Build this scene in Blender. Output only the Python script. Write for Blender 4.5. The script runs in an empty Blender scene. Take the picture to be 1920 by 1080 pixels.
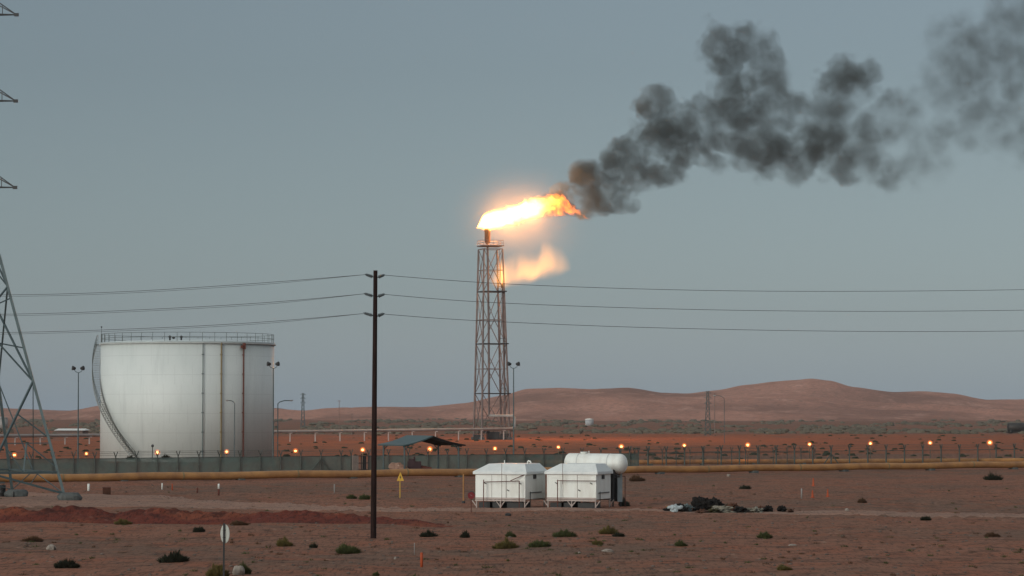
import bpy, math, random
import numpy as np
from mathutils import Vector, Matrix, noise as mnoise

# ------------------------------------------------------------------ camera, sky, sun, exposure
sc = bpy.context.scene
C = sc.collection
FPX, CAMH, HOR = 5000.0, 5.7, 772.0          # focal length in photo pixels, eye height, horizon row
cam_d = bpy.data.cameras.new('camera')
cam = bpy.data.objects.new('camera', cam_d)
C.objects.link(cam)
cam_d.sensor_width = 36.0
cam_d.lens = FPX / 1920.0 * 36.0
cam_d.clip_start = 0.5
cam_d.clip_end = 30000.0
TH = math.atan((HOR - 540.0) / FPX)
cam.location = (0, 0, CAMH)
cam.rotation_euler = (math.pi / 2 + TH, 0, 0)
sc.camera = cam

SUN_EL, SUN_AZ = math.radians(9.0), math.radians(218.0)   # azimuth clockwise from +Y (view direction)
w = bpy.data.worlds.new('World')
sc.world = w
w.use_nodes = True
nt = w.node_tree
nt.nodes.clear()
sky = nt.nodes.new('ShaderNodeTexSky')
sky.sky_type = 'NISHITA'
sky.sun_disc = False
sky.sun_elevation = SUN_EL
sky.sun_rotation = SUN_AZ
sky.dust_density = 1.0
sky.air_density = 1.0
sky.ozone_density = 1.5
hs = nt.nodes.new('ShaderNodeHueSaturation')
hs.inputs['Saturation'].default_value = 0.30
# pale lilac dusk band that lies along the whole horizon
tcw = nt.nodes.new('ShaderNodeTexCoord')
sep = nt.nodes.new('ShaderNodeSeparateXYZ')
nt.links.new(tcw.outputs['Generated'], sep.inputs[0])
def wmath(op, a, b=None):
    n = nt.nodes.new('ShaderNodeMath'); n.operation = op
    for i, x in enumerate((a, b)):
        if x is None: continue
        if isinstance(x, (int, float)): n.inputs[i].default_value = x
        else: nt.links.new(x, n.inputs[i])
    return n.outputs[0]
band = wmath('EXPONENT', wmath('MULTIPLY', wmath('MAXIMUM', sep.outputs['Z'], 0.0), -1.0 / 0.034))
SKY_ST = 0.070
mul = nt.nodes.new('ShaderNodeMix'); mul.data_type = 'RGBA'; mul.blend_type = 'ADD'
mul.inputs[7].default_value = (0.108 / SKY_ST, 0.142 / SKY_ST, 0.190 / SKY_ST, 1)
nt.links.new(band, mul.inputs[0])
tint = nt.nodes.new('ShaderNodeMix'); tint.data_type = 'RGBA'; tint.blend_type = 'MULTIPLY'
tint.inputs[0].default_value = 1.0
tint.inputs[7].default_value = (0.825, 0.985, 1.10, 1)
# added overhead glow, out of view, that lifts the ambient fill
dome = nt.nodes.new('ShaderNodeMapRange'); dome.interpolation_type = 'SMOOTHSTEP'
dome.inputs['From Min'].default_value = 0.20; dome.inputs['From Max'].default_value = 0.60
nt.links.new(sep.outputs['Z'], dome.inputs['Value'])
overhead_fill = nt.nodes.new('ShaderNodeMix'); overhead_fill.data_type = 'RGBA'; overhead_fill.blend_type = 'ADD'
overhead_fill.inputs[7].default_value = (0.37 / SKY_ST, 0.37 / SKY_ST, 0.36 / SKY_ST, 1)
nt.links.new(dome.outputs[0], overhead_fill.inputs[0])
bg = nt.nodes.new('ShaderNodeBackground')
bg.inputs['Strength'].default_value = SKY_ST
out = nt.nodes.new('ShaderNodeOutputWorld')
nt.links.new(sky.outputs[0], hs.inputs['Color'])
nt.links.new(hs.outputs[0], tint.inputs[6])
nt.links.new(tint.outputs[2], mul.inputs[6])
nt.links.new(mul.outputs[2], overhead_fill.inputs[6])
nt.links.new(overhead_fill.outputs[2], bg.inputs['Color'])
nt.links.new(bg.outputs[0], out.inputs['Surface'])

sun_d = bpy.data.lights.new('sun', 'SUN')
sun_d.energy = 1.15
sun_d.angle = math.radians(25)
sun_d.color = (1.0, 0.93, 0.82)
sun = bpy.data.objects.new('sun', sun_d)
C.objects.link(sun)
SUN_LEL = math.radians(12.0)
sdir = Vector((math.sin(SUN_AZ) * math.cos(SUN_LEL), math.cos(SUN_AZ) * math.cos(SUN_LEL), math.sin(SUN_LEL)))
sun.rotation_euler = sdir.to_track_quat('Z', 'Y').to_euler()

sc.view_settings.view_transform = 'Standard'
sc.view_settings.look = 'None'
sc.view_settings.exposure = 0.0
sc.view_settings.gamma = 1.0
sc.render.engine = 'CYCLES'
cy = sc.cycles
cy.max_bounces = 5
cy.diffuse_bounces = 2
cy.glossy_bounces = 2
cy.transparent_max_bounces = 16
cy.volume_bounces = 1
cy.volume_step_rate = 0.20
cy.volume_max_steps = 128
cy.use_denoising = True
cy.use_light_tree = True
cy.sample_clamp_indirect = 4.0

# ------------------------------------------------------------------ pixel -> world
F_ = Vector((0, math.cos(TH), math.sin(TH)))
U_ = Vector((0, -math.sin(TH), math.cos(TH)))
def ray(px, py):
    return F_ + Vector((1, 0, 0)) * ((px - 960.0) / FPX) + U_ * ((540.0 - py) / FPX)
def P(px, py, Y):
    d = ray(px, py)
    return Vector((0, 0, CAMH)) + d * (Y / d.y)
def G(px, py, z=0.0):
    d = ray(px, py)
    return Vector((0, 0, CAMH)) + d * ((z - CAMH) / d.z)

# ------------------------------------------------------------------ terrain height
def gz(x, y):
    r = 0.07 * math.sin(x * 0.31 + 1.7 * math.sin(y * 0.045)) * math.sin(y * 0.21 + 0.4 * math.sin(x * 0.13))
    r += 0.05 * math.sin(x * 0.83 + y * 0.37 + 2.0) * math.sin(y * 0.52 - x * 0.22)
    r += 0.10 * (mnoise.noise(Vector((x * 0.11, y * 0.07, 3.3))))
    f = 1.0 if y < 190 else max(0.25, 1 - (y - 190) / 60.0)
    return r * f
def GG(px, py):
    p = G(px, py)
    p.z = gz(p.x, p.y)
    return p

# ------------------------------------------------------------------ mesh builder
WLOC = {}
def tag(o, label=None, cat=None, group=None, kind=None):
    if label: o['label'] = label
    if cat: o['category'] = cat
    if group: o['group'] = group
    if kind: o['kind'] = kind
    return o
def empty(name, loc, label, cat, group=None):
    o = bpy.data.objects.new(name, None)
    o.empty_display_size = 0.3
    C.objects.link(o)
    o.location = loc
    WLOC[o] = Vector(loc)
    return tag(o, label, cat, group)
def copy_tree(src, dloc, label=None, parent=None):
    c = src.copy()
    C.objects.link(c)
    if parent is None:
        c.location = src.location + dloc
        if label: c['label'] = label
        WLOC[c] = WLOC[src] + dloc
    else:
        c.parent = parent
    for ch in [o for o in src.children]:
        copy_tree(ch, dloc, None, c)
    return c

class MB:
    def __init__(s):
        s.v = []; s.f = []; s.sm = []
    def add(s, vs, fs, smooth=False):
        n = len(s.v)
        s.v += [tuple(v) for v in vs]
        s.f += [tuple(i + n for i in f) for f in fs]
        s.sm += [smooth] * len(fs)
    def box(s, c, dx, dy, dz, ax=None, ay=None):
        c = Vector(c)
        ax = Vector(ax).normalized() if ax is not None else Vector((1, 0, 0))
        ay = Vector(ay).normalized() if ay is not None else Vector((-ax.y, ax.x, 0)).normalized()
        az = ax.cross(ay)
        vs = []
        for k in (-1, 1):
            for j in (-1, 1):
                for i in (-1, 1):
                    vs.append(c + ax * (i * dx / 2) + ay * (j * dy / 2) + az * (k * dz / 2))
        s.add(vs, [(0, 2, 3, 1), (4, 5, 7, 6), (0, 1, 5, 4), (2, 6, 7, 3), (0, 4, 6, 2), (1, 3, 7, 5)])
    def bar(s, a, b, r1, r2=None, n=6, caps=True):
        a = Vector(a); b = Vector(b)
        r2 = r1 if r2 is None else r2
        d = (b - a)
        if d.length < 1e-6: return
        d.normalize()
        t = Vector((0, 0, 1)) if abs(d.z) < 0.9 else Vector((1, 0, 0))
        e1 = d.cross(t).normalized(); e2 = d.cross(e1)
        vs = []
        off = math.pi / 4 if n == 4 else 0
        for p, r in ((a, r1), (b, r2)):
            for i in range(n):
                th = 2 * math.pi * i / n + off
                vs.append(p + e1 * (r * math.cos(th)) + e2 * (r * math.sin(th)))
        fs = [(i, (i + 1) % n, n + (i + 1) % n, n + i) for i in range(n)]
        s.add(vs, fs, n > 5)
        if caps:
            s.add(vs[:n], [tuple(range(n))[::-1]]); s.add(vs[n:], [tuple(range(n))])
    def tube(s, pts, r, n=8, caps=True):
        pts = [Vector(p) for p in pts]
        rs = r if isinstance(r, (list, tuple)) else [r] * len(pts)
        vs = []; prev = None
        for k, p in enumerate(pts):
            d = (pts[min(k + 1, len(pts) - 1)] - pts[max(k - 1, 0)]).normalized()
            if prev is None:
                t = Vector((0, 0, 1)) if abs(d.z) < 0.9 else Vector((1, 0, 0))
                e1 = d.cross(t).normalized()
            else:
                e1 = (prev - d * prev.dot(d)).normalized()
            prev = e1
            e2 = d.cross(e1)
            for i in range(n):
                th = 2 * math.pi * i / n
                vs.append(p + e1 * (rs[k] * math.cos(th)) + e2 * (rs[k] * math.sin(th)))
        fs = []
        for k in range(len(pts) - 1):
            for i in range(n):
                fs.append((k * n + i, k * n + (i + 1) % n, (k + 1) * n + (i + 1) % n, (k + 1) * n + i))
        s.add(vs, fs, True)
        if caps:
            s.add(vs[:n], [tuple(range(n))[::-1]]); s.add(vs[-n:], [tuple(range(n))])
    def lathe(s, c, prof, n=24, smooth=True, axis=(0, 0, 1)):
        c = Vector(c); az = Vector(axis).normalized()
        t = Vector((1, 0, 0)) if abs(az.x) < 0.9 else Vector((0, 0, 1))
        e1 = az.cross(t).normalized(); e2 = az.cross(e1)
        vs = []
        for (r, h) in prof:
            for i in range(n):
                th = 2 * math.pi * i / n
                vs.append(c + az * h + e1 * (r * math.cos(th)) + e2 * (r * math.sin(th)))
        fs = []
        for k in range(len(prof) - 1):
            for i in range(n):
                fs.append((k * n + i, k * n + (i + 1) % n, (k + 1) * n + (i + 1) % n, (k + 1) * n + i))
        fs.append(tuple(range(n))[::-1]); m = (len(prof) - 1) * n
        fs.append(tuple(range(m, m + n)))
        s.add(vs, fs, smooth)
    def lump(s, c, rx, ry, rz, rough=0.3, seed=0, nu=12, nv=8, rot=0.0, freq=1.6):
        c = Vector(c); vs = []
        cr, sr = math.cos(rot), math.sin(rot)
        for j in range(nv + 1):
            ph = math.pi * j / nv
            for i in range(nu):
                th = 2 * math.pi * i / nu
                d = Vector((math.sin(ph) * math.cos(th), math.sin(ph) * math.sin(th), math.cos(ph)))
                k = 1 + rough * (mnoise.noise(d * freq + Vector((seed * 7.3, seed * 3.1, seed))) + 0.5 * mnoise.noise(d * freq * 2.7 + Vector((seed, 9.1, seed * 2))))
                x, y, z = d.x * rx * k, d.y * ry * k, d.z * rz * k
                vs.append(c + Vector((x * cr - y * sr, x * sr + y * cr, z)))
        fs = []
        for j in range(nv):
            for i in range(nu):
                fs.append((j * nu + i, (j + 1) * nu + i, (j + 1) * nu + (i + 1) % nu, j * nu + (i + 1) % nu))
        s.add(vs, fs, False)
    def build(s, name, mat, parent=None, loc=None, bevel=0.0):
        o0 = WLOC[parent] if parent is not None else Vector(loc if loc is not None else (0, 0, 0))
        me = bpy.data.meshes.new(name)
        me.from_pydata([(v[0] - o0.x, v[1] - o0.y, v[2] - o0.z) for v in s.v], [], s.f)
        me.polygons.foreach_set('use_smooth', s.sm)
        me.update()
        me.materials.append(mat)
        o = bpy.data.objects.new(name, me)
        C.objects.link(o)
        if parent is not None:
            o.parent = parent
        else:
            o.location = o0
        WLOC[o] = Vector(o0)
        if bevel:
            b = o.modifiers.new('bevel', 'BEVEL'); b.width = bevel; b.segments = 2; b.limit_method = 'ANGLE'
        return o

# ------------------------------------------------------------------ material helpers
class S:
    """tiny wrapper that lets shader sockets be written as arithmetic"""
    def __init__(s, nt, sock): s.nt = nt; s.s = sock
    def _m(s, op, *a, clamp=False):
        n = s.nt.nodes.new('ShaderNodeMath'); n.operation = op; n.use_clamp = clamp
        for i, x in enumerate((s,) + a):
            if isinstance(x, S): s.nt.links.new(x.s, n.inputs[i])
            else: n.inputs[i].default_value = x
        return S(s.nt, n.outputs[0])
    def __add__(s, o): return s._m('ADD', o)
    __radd__ = __add__
    def __sub__(s, o): return s._m('SUBTRACT', o)
    def __rsub__(s, o): return (s * -1.0) + o
    def __mul__(s, o): return s._m('MULTIPLY', o)
    __rmul__ = __mul__
    def __truediv__(s, o): return s._m('DIVIDE', o)
    def clamp(s): return s._m('ADD', 0.0, clamp=True)
    def max(s, o): return s._m('MAXIMUM', o)
    def min(s, o): return s._m('MINIMUM', o)
    def sqrt(s): return s._m('SQRT')
    def pow(s, e): return s._m('POWER', e)
    def exp(s): return s._m('EXPONENT')
    def abs(s): return s._m('ABSOLUTE')
    def step(s, a, b):
        n = s.nt.nodes.new('ShaderNodeMapRange'); n.interpolation_type = 'SMOOTHSTEP'
        s.nt.links.new(s.s, n.inputs['Value'])
        n.inputs['From Min'].default_value = a; n.inputs['From Max'].default_value = b
        return S(s.nt, n.outputs['Result'])
    def curve(s, pts, x0, x1, y0, y1):
        n = s.nt.nodes.new('ShaderNodeFloatCurve')
        m = n.mapping; c = m.curves[0]
        m.use_clip = False
        q = [((x - x0) / (x1 - x0), (y - y0) / (y1 - y0)) for x, y in pts]
        while len(c.points) < len(q): c.points.new(0.5, 0.5)
        for p, (a, b) in zip(c.points, q):
            p.location = (a, b); p.handle_type = 'AUTO_CLAMPED'
        m.update()
        t = (s - x0) / (x1 - x0)
        s.nt.links.new(t.clamp().s, n.inputs['Value'])
        return S(s.nt, n.outputs[0]) * (y1 - y0) + y0
def newmat(name):
    m = bpy.data.materials.new(name); m.use_nodes = True
    m.node_tree.nodes.clear()
    o = m.node_tree.nodes.new('ShaderNodeOutputMaterial')
    return m, m.node_tree, o
def noise_tex(nt, vec, scale, detail=3.0, rough=0.55, out='Fac'):
    n = nt.nodes.new('ShaderNodeTexNoise')
    n.inputs['Scale'].default_value = scale
    n.inputs['Detail'].default_value = detail
    n.inputs['Roughness'].default_value = rough
    if vec is not None: nt.links.new(vec, n.inputs['Vector'])
    return S(nt, n.outputs['Fac' if out == 'Fac' else 'Color'])
def mixc(nt, f, a, b):
    n = nt.nodes.new('ShaderNodeMix'); n.data_type = 'RGBA'
    if isinstance(f, S): nt.links.new(f.s, n.inputs[0])
    else: n.inputs[0].default_value = f
    for x, k in ((a, 6), (b, 7)):
        if isinstance(x, S): nt.links.new(x.s, n.inputs[k])
        else: n.inputs[k].default_value = (*x, 1)
    return S(nt, n.outputs[2])
MATS = {}
def mat(name, col, col2=None, rough=0.6, metal=0.0, scale=3.0, vary=0.5, streak=1.0, bump=0.0, tex='Object'):
    """principled surface with two tones mixed by stretched noise"""
    if name in MATS: return MATS[name]
    m, nt, o = newmat(name)
    tc = nt.nodes.new('ShaderNodeTexCoord')
    mp = nt.nodes.new('ShaderNodeMapping'); mp.inputs['Scale'].default_value = (1, 1, streak)
    nt.links.new(tc.outputs[tex], mp.inputs['Vector'])
    b = nt.nodes.new('ShaderNodeBsdfPrincipled')
    col2 = col2 or tuple(c * 0.6 for c in col)
    n1 = noise_tex(nt, mp.outputs[0], scale, 5, 0.62)
    f = n1.step(0.5 - 0.3 * vary - 0.05, 0.78)
    cc = mixc(nt, f, col, col2)
    nt.links.new(cc.s, b.inputs['Base Color'])
    b.inputs['Roughness'].default_value = rough
    b.inputs['Metallic'].default_value = metal
    if rough >= 0.8: b.inputs['Specular IOR Level'].default_value = 0.12
    if bump:
        bp = nt.nodes.new('ShaderNodeBump'); bp.inputs['Strength'].default_value = bump
        nt.links.new(noise_tex(nt, mp.outputs[0], scale * 4, 4).s, bp.inputs['Height'])
        nt.links.new(bp.outputs[0], b.inputs['Normal'])
    nt.links.new(b.outputs[0], o.inputs['Surface'])
    MATS[name] = m
    return m
def emit(name, col, strength):
    if name in MATS: return MATS[name]
    m, nt, o = newmat(name)
    e = nt.nodes.new('ShaderNodeEmission')
    e.inputs['Color'].default_value = (*col, 1); e.inputs['Strength'].default_value = strength
    nt.links.new(e.outputs[0], o.inputs['Surface'])
    MATS[name] = m
    return m

# ------------------------------------------------------------------ ground sheet, hills
def ground_material(name, base, tones):
    m, nt, o = newmat(name)
    geo = nt.nodes.new('ShaderNodeNewGeometry')
    pos = geo.outputs['Position']
    big = noise_tex(nt, pos, 0.035, 4, 0.6)
    mid = noise_tex(nt, pos, 0.28, 5, 0.65)
    fine = noise_tex(nt, pos, 2.3, 5, 0.75)
    mpg = nt.nodes.new('ShaderNodeMapping'); mpg.inputs['Scale'].default_value = (1.0, 0.12, 1.0)
    nt.links.new(pos, mpg.inputs['Vector'])
    grit = noise_tex(nt, mpg.outputs[0], 7.0, 4, 0.8)
    c = mixc(nt, big.step(0.42, 0.57), base, tones[0])
    c = mixc(nt, mid.step(0.46, 0.62) * 0.85, c, tones[1])
    mid2 = noise_tex(nt, pos, 0.75, 5, 0.7)
    c = mixc(nt, mid2.step(0.50, 0.66) * 0.7, c, tones[3])
    c = mixc(nt, fine.step(0.52, 0.75) * 0.75, c, tones[2])
    c = mixc(nt, (1.0 - grit.step(0.36, 0.50)) * 0.8, c, tones[3])
    vor = nt.nodes.new('ShaderNodeTexVoronoi'); vor.inputs['Scale'].default_value = 1.3
    nt.links.new(pos, vor.inputs['Vector'])
    st = (1.0 - S(nt, vor.outputs['Distance']).step(0.08, 0.2)) * noise_tex(nt, pos, 0.5, 2).step(0.5, 0.62)
    c = mixc(nt, st, c, tones[4])
    b = nt.nodes.new('ShaderNodeBsdfPrincipled')
    b.inputs['Roughness'].default_value = 0.95
    b.inputs['Specular IOR Level'].default_value = 0.1
    nt.links.new(c.s, b.inputs['Base Color'])
    bp = nt.nodes.new('ShaderNodeBump'); bp.inputs['Strength'].default_value = 0.9; bp.inputs['Distance'].default_value = 0.12
    h = fine + mid * 1.5 + grit * 0.4
    nt.links.new(h.s, bp.inputs['Height'])
    nt.links.new(bp.outputs[0], b.inputs['Normal'])
    nt.links.new(b.outputs[0], o.inputs['Surface'])
    return m
M_GROUND = ground_material('desert_sand', (0.285, 0.135, 0.088), [(0.205, 0.122, 0.086), (0.30, 0.118, 0.070), (0.135, 0.082, 0.058), (0.062, 0.040, 0.030), (0.42, 0.29, 0.21)])
M_RED = ground_material('red_earth', (0.19, 0.044, 0.028), [(0.15, 0.04, 0.027), (0.25, 0.075, 0.04), (0.08, 0.03, 0.024), (0.04, 0.018, 0.015), (0.22, 0.11, 0.08)])
M_TRACK = ground_material('track_dust', (0.35, 0.215, 0.16), [(0.29, 0.185, 0.14), (0.38, 0.215, 0.155), (0.24, 0.145, 0.105), (0.16, 0.10, 0.075), (0.46, 0.33, 0.26)])
M_ORANGE = ground_material('orange_sand', (0.34, 0.115, 0.058), [(0.27, 0.10, 0.056), (0.39, 0.135, 0.065), (0.24, 0.09, 0.05), (0.12, 0.055, 0.035), (0.34, 0.18, 0.11)])

def grid_mesh(name, mat_, us, ys, zfun, xfun=lambda u, y: u * y):
    vs = []
    for y in ys:
        for u in us:
            x = xfun(u, y)
            vs.append((x, y, zfun(x, y)))
    n = len(us)
    fs = [(j * n + i, j * n + i + 1, (j + 1) * n + i + 1, (j + 1) * n + i) for j in range(len(ys) - 1) for i in range(n - 1)]
    me = bpy.data.meshes.new(name); me.from_pydata(vs, [], fs)
    me.polygons.foreach_set('use_smooth', [True] * len(fs)); me.update()
    me.materials.append(mat_)
    o = bpy.data.objects.new(name, me); C.objects.link(o)
    o['kind'] = 'structure'
    return o
ys = [8.0]
while ys[-1] < 70: ys.append(ys[-1] * 1.12)
while ys[-1] < 290: ys.append(ys[-1] + 0.9)
while ys[-1] < 3450: ys.append(ys[-1] * 1.05)
us = list(np.concatenate([np.linspace(-0.46, -0.26, 12)[:-1], np.linspace(-0.26, 0.26, 261), np.linspace(0.26, 0.46, 12)[1:]]))
grid_mesh('ground', M_GROUND, us, ys, lambda x, y: gz(x, y) if y < 700 else 0.0)

# strip of redder sand beyond the fence
def strip(name, mat_, edge_a, edge_b, nx, ny, lift, seed, jag):
    """a sheet between two pixel polylines laid on the ground"""
    def interp(e, px):
        for (a, b), (c, d) in zip(e[:-1], e[1:]):
            if px <= c: return b + (d - b) * (px - a) / (c - a)
        return e[-1][1]
    vs = []
    x0, x1 = edge_a[0][0], edge_a[-1][0]
    for i in range(nx + 1):
        px = x0 + (x1 - x0) * i / nx
        pa = G(px, interp(edge_a, px) + jag * mnoise.noise(Vector((px * 0.06, seed, 0))) + jag * 0.6 * mnoise.noise(Vector((px * 0.25, seed, 5))))
        pb = G(px, interp(edge_b, px) + jag * mnoise.noise(Vector((px * 0.06, seed + 9, 0))) + jag * 0.6 * mnoise.noise(Vector((px * 0.25, seed, 15))))
        for j in range(ny + 1):
            p = pa.lerp(pb, j / ny)
            p.z = gz(p.x, p.y) + (lift if 0 < j < ny else -0.06)
            vs.append(p)
    m = ny + 1
    fs = [(i * m + j, i * m + j + 1, (i + 1) * m + j + 1, (i + 1) * m + j) for i in range(nx) for j in range(ny)]
    mb = MB(); mb.add(vs, fs, True)
    o = mb.build(name, mat_)
    o['kind'] = 'structure'
    return o
strip('sand_flat', M_ORANGE, [(-300, 818), (400, 818), (900, 813), (1500, 814), (2300, 814)], [(-300, 872), (400, 868), (900, 860), (1500, 853), (2300, 849)], 260, 40, 0.02, 4, 1.6)
strip('dirt_track', M_TRACK, [(-260, 915), (130, 924), (300, 929), (480, 942), (640, 949), (900, 953), (1200, 955), (1560, 960), (2200, 967)],
      [(-260, 946), (130, 952), (300, 953), (480, 955), (640, 957), (900, 959.5), (1200, 961.5), (1560, 966), (2200, 973)], 520, 22, 0.022, 2, 2.2)

M_RUT = ground_material('rut_sand', (0.13, 0.066, 0.045), [(0.16, 0.085, 0.06), (0.20, 0.10, 0.065), (0.09, 0.05, 0.036), (0.05, 0.032, 0.025), (0.25, 0.16, 0.12)])
for y0, y1, sd_ in ((1061.0, 1048.0, 31), (1067.5, 1054.5, 37), (1010.0, 1006.0, 41), (1014.5, 1010.0, 43)):
    a_ = [(-150, y0), (500, (y0 + y1) / 2 - 1), (1300, y1), (2050, y1 + 3)]
    strip('wheel_rut', M_RUT, a_, [(x, y + 1.1) for x, y in a_], 420, 3, 0.008, sd_, 0.55)

# bank of red earth left of the wooden pole
def bank():
    top = [(-250, 955), (0, 951), (90, 949), (150, 943), (190, 949), (216, 959), (238, 950), (290, 945), (330, 949), (380, 954), (470, 956), (560, 953), (620, 956), (700, 966), (760, 972), (830, 981), (860, 990)]
    def ip(px):
        for (a, b), (c, d) in zip(top[:-1], top[1:]):
            if px <= c: return b + (d - b) * (px - a) / (c - a)
        return top[-1][1]
    vs = []; nx, ny = 440, 26
    for i in range(nx + 1):
        px = -250 + 1100 * i / nx
        Yc = 139.5 + 3.0 * math.sin(px * 0.004) - 0.004 * px
        crest = P(px, ip(px), Yc)
        hgt = max(0.0, crest.z - 0.02) * 0.85
        for j in range(ny + 1):
            t = j / ny * 2 - 1
            y = Yc + t * (3.6 if t < 0 else 3.0)
            x = crest.x * y / Yc
            prof = (1 - abs(t)) ** 1.25 if t < 0 else (1 - abs(t)) ** 1.1
            n = mnoise.noise(Vector((x * 0.9, y * 0.9, 1))) * 0.16 + mnoise.noise(Vector((x * 2.4, y * 2.4, 4))) * 0.16
            z = gz(x, y) * 0.5 + hgt * prof + n * prof * (0.4 + hgt) - 0.10 * (abs(t) > 0.93) - 0.02
            vs.append((x, y, z))
    m = ny + 1
    fs = [(i * m + j, (i + 1) * m + j, (i + 1) * m + j + 1, i * m + j + 1) for i in range(nx) for j in range(ny)]
    mb = MB(); mb.add(vs, fs, True)
    o = mb.build('earth_bank', M_RED); o['kind'] = 'structure'
bank()

# hills on the horizon
RIDGE = [(-600, 758), (-200, 768), (0, 765), (60, 767), (130, 770), (190, 760), (260, 750), (340, 752), (430, 762), (520, 765), (570, 772), (610, 767), (690, 763), (790, 764), (870, 757), (940, 742), (990, 728), (1050, 726), (1110, 730),
         (1180, 728), (1240, 736), (1290, 737), (1340, 732), (1400, 722), (1450, 716), (1490, 713), (1520, 710), (1555, 714), (1600, 726), (1680, 736), (1730, 735), (1790, 739), (1850, 750), (1930, 749), (2050, 742), (2300, 760), (2600, 768)]
def ridge_at(px):
    for (a, b), (c, d) in zip(RIDGE[:-1], RIDGE[1:]):
        if px <= c:
            t = (px - a) / (c - a); t = t * t * (3 - 2 * t) * 0.5 + t * 0.5
            return b + (d - b) * t
    return RIDGE[-1][1]
YR = 2700.0
def hill_z(x, y):
    px = 960 + FPX * x / y
    top = CAMH + (HOR - ridge_at(px)) / FPX * YR
    t = (y - 1500.0) / (YR - 1500.0)
    rise = max(0.0, min(1.0, t))
    rise = rise ** 1.5 * (1 if y <= YR else 1)
    n = mnoise.fractal(Vector((x * 0.004, y * 0.003, 0.7)), 1.0, 2.0, 5)
    g = 1 - abs(mnoise.noise(Vector((x * 0.007 + y * 0.002, y * 0.0016, 5.0))))
    n2 = mnoise.fractal(Vector((x * 0.016 + y * 0.004, y * 0.006, 2.2)), 1.0, 2.0, 4) * 3.2
    z = -2.0 + (top + 2.0) * rise + n2 * min(1.0, rise * 3) * (1 - 0.7 * rise) + (n * 8.0 + (g - 0.75) * 16.0) * rise * (1 - rise) * 2.4
    if y > YR: z = top - (y - YR) * 0.03
    return z
m, nth, o_ = newmat('hill_sand')
geo = nth.nodes.new('ShaderNodeNewGeometry'); pos = geo.outputs['Position']
mp = nth.nodes.new('ShaderNodeMapping'); mp.inputs['Scale'].default_value = (1, 0.35, 3.0)
nth.links.new(pos, mp.inputs['Vector'])
a = noise_tex(nth, mp.outputs[0], 0.006, 5, 0.6); b_ = noise_tex(nth, mp.outputs[0], 0.04, 5, 0.7); c_ = noise_tex(nth, pos, 0.25, 4, 0.75)
col = mixc(nth, a.step(0.4, 0.62), (0.47, 0.245, 0.185), (0.28, 0.155, 0.122))
col = mixc(nth, b_.step(0.5, 0.7) * 0.7, col, (0.58, 0.335, 0.26))
col = mixc(nth, c_.step(0.48, 0.64) * 0.75, col, (0.17, 0.115, 0.092))
pb = nth.nodes.new('ShaderNodeBsdfPrincipled'); pb.inputs['Roughness'].default_value = 1.0; pb.inputs['Specular IOR Level'].default_value = 0.0
nth.links.new(col.s, pb.inputs['Base Color']); nth.links.new(pb.outputs[0], o_.inputs['Surface'])
M_HILL = m
grid_mesh('hills', M_HILL, list(np.linspace(-0.32, 0.32, 420)), [1500 + 20 * i for i in range(61)] + [2720, 2760, 2850, 3000, 3300], hill_z)

# ------------------------------------------------------------------ common materials
M_STEEL = mat('galvanised_steel', (0.085, 0.122, 0.126), (0.05, 0.075, 0.08), 0.5, 0.2, 1.5)
M_DARKSTEEL = mat('dark_steel', (0.05, 0.05, 0.05), (0.03, 0.028, 0.027), 0.6, 0.2, 2.0)
M_TOWER = mat('tower_steel', (0.21, 0.165, 0.152), (0.12, 0.095, 0.088), 0.6, 0.1, 0.8)
M_WOOD = mat('creosoted_wood', (0.030, 0.016, 0.014), (0.014, 0.008, 0.007), 0.85, 0, 6.0, streak=0.15, bump=0.4)
M_CONC = mat('concrete', (0.13, 0.14, 0.135), (0.075, 0.08, 0.08), 0.9, 0, 2.0, bump=0.3)
M_WHITE = mat('white_paint', (0.84, 0.86, 0.81), (0.70, 0.69, 0.63), 0.5, 0, 1.6, vary=0.4, streak=0.3)
M_TANK = mat('tank_white', (0.70, 0.735, 0.70), (0.62, 0.655, 0.62), 0.55, 0, 0.25, vary=0.5, streak=0.25)
M_YELLOW = mat('yellow_pipe_paint', (0.44, 0.215, 0.068), (0.25, 0.115, 0.045), 0.6, 0, 0.9, vary=0.7)
M_SIGNY = mat('sign_yellow', (0.70, 0.42, 0.05), (0.60, 0.35, 0.04), 0.5, 0, 4.0)
M_RUST = mat('rusty_steel', (0.16, 0.06, 0.045), (0.09, 0.035, 0.03), 0.8, 0.1, 4.0)
M_OLIVE = mat('olive_pipe', (0.25, 0.19, 0.09), (0.18, 0.13, 0.07), 0.7, 0, 2.0)
M_GREENPOST = mat('fence_post_paint', (0.085, 0.10, 0.088), (0.05, 0.06, 0.053), 0.7, 0.1, 3.0)
M_BLACK = mat('black_paint', (0.02, 0.02, 0.02), (0.012, 0.012, 0.012), 0.6, 0, 5.0)
M_REDP = mat('red_paint', (0.22, 0.018, 0.022), (0.15, 0.012, 0.016), 0.55, 0, 5.0)
M_ORANGEP = mat('orange_paint', (0.50, 0.085, 0.02), (0.34, 0.06, 0.018), 0.7, 0, 7.0, vary=0.9)
M_PALEP = mat('pale_pipe_paint', (0.50, 0.42, 0.38), (0.38, 0.30, 0.27), 0.6, 0, 0.7)
M_PIPEGREY = mat('grey_pipe_lagging', (0.34, 0.33, 0.31), (0.22, 0.19, 0.175), 0.6, 0, 0.3)
M_ROOF = mat('teal_roof_sheet', (0.055, 0.10, 0.105), (0.035, 0.07, 0.075), 0.55, 0.1, 0.8)
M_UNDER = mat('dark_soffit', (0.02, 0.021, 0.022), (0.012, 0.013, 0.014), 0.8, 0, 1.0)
M_PORC = mat('grey_porcelain', (0.06, 0.075, 0.08), (0.04, 0.05, 0.055), 0.35, 0, 6.0)
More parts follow.
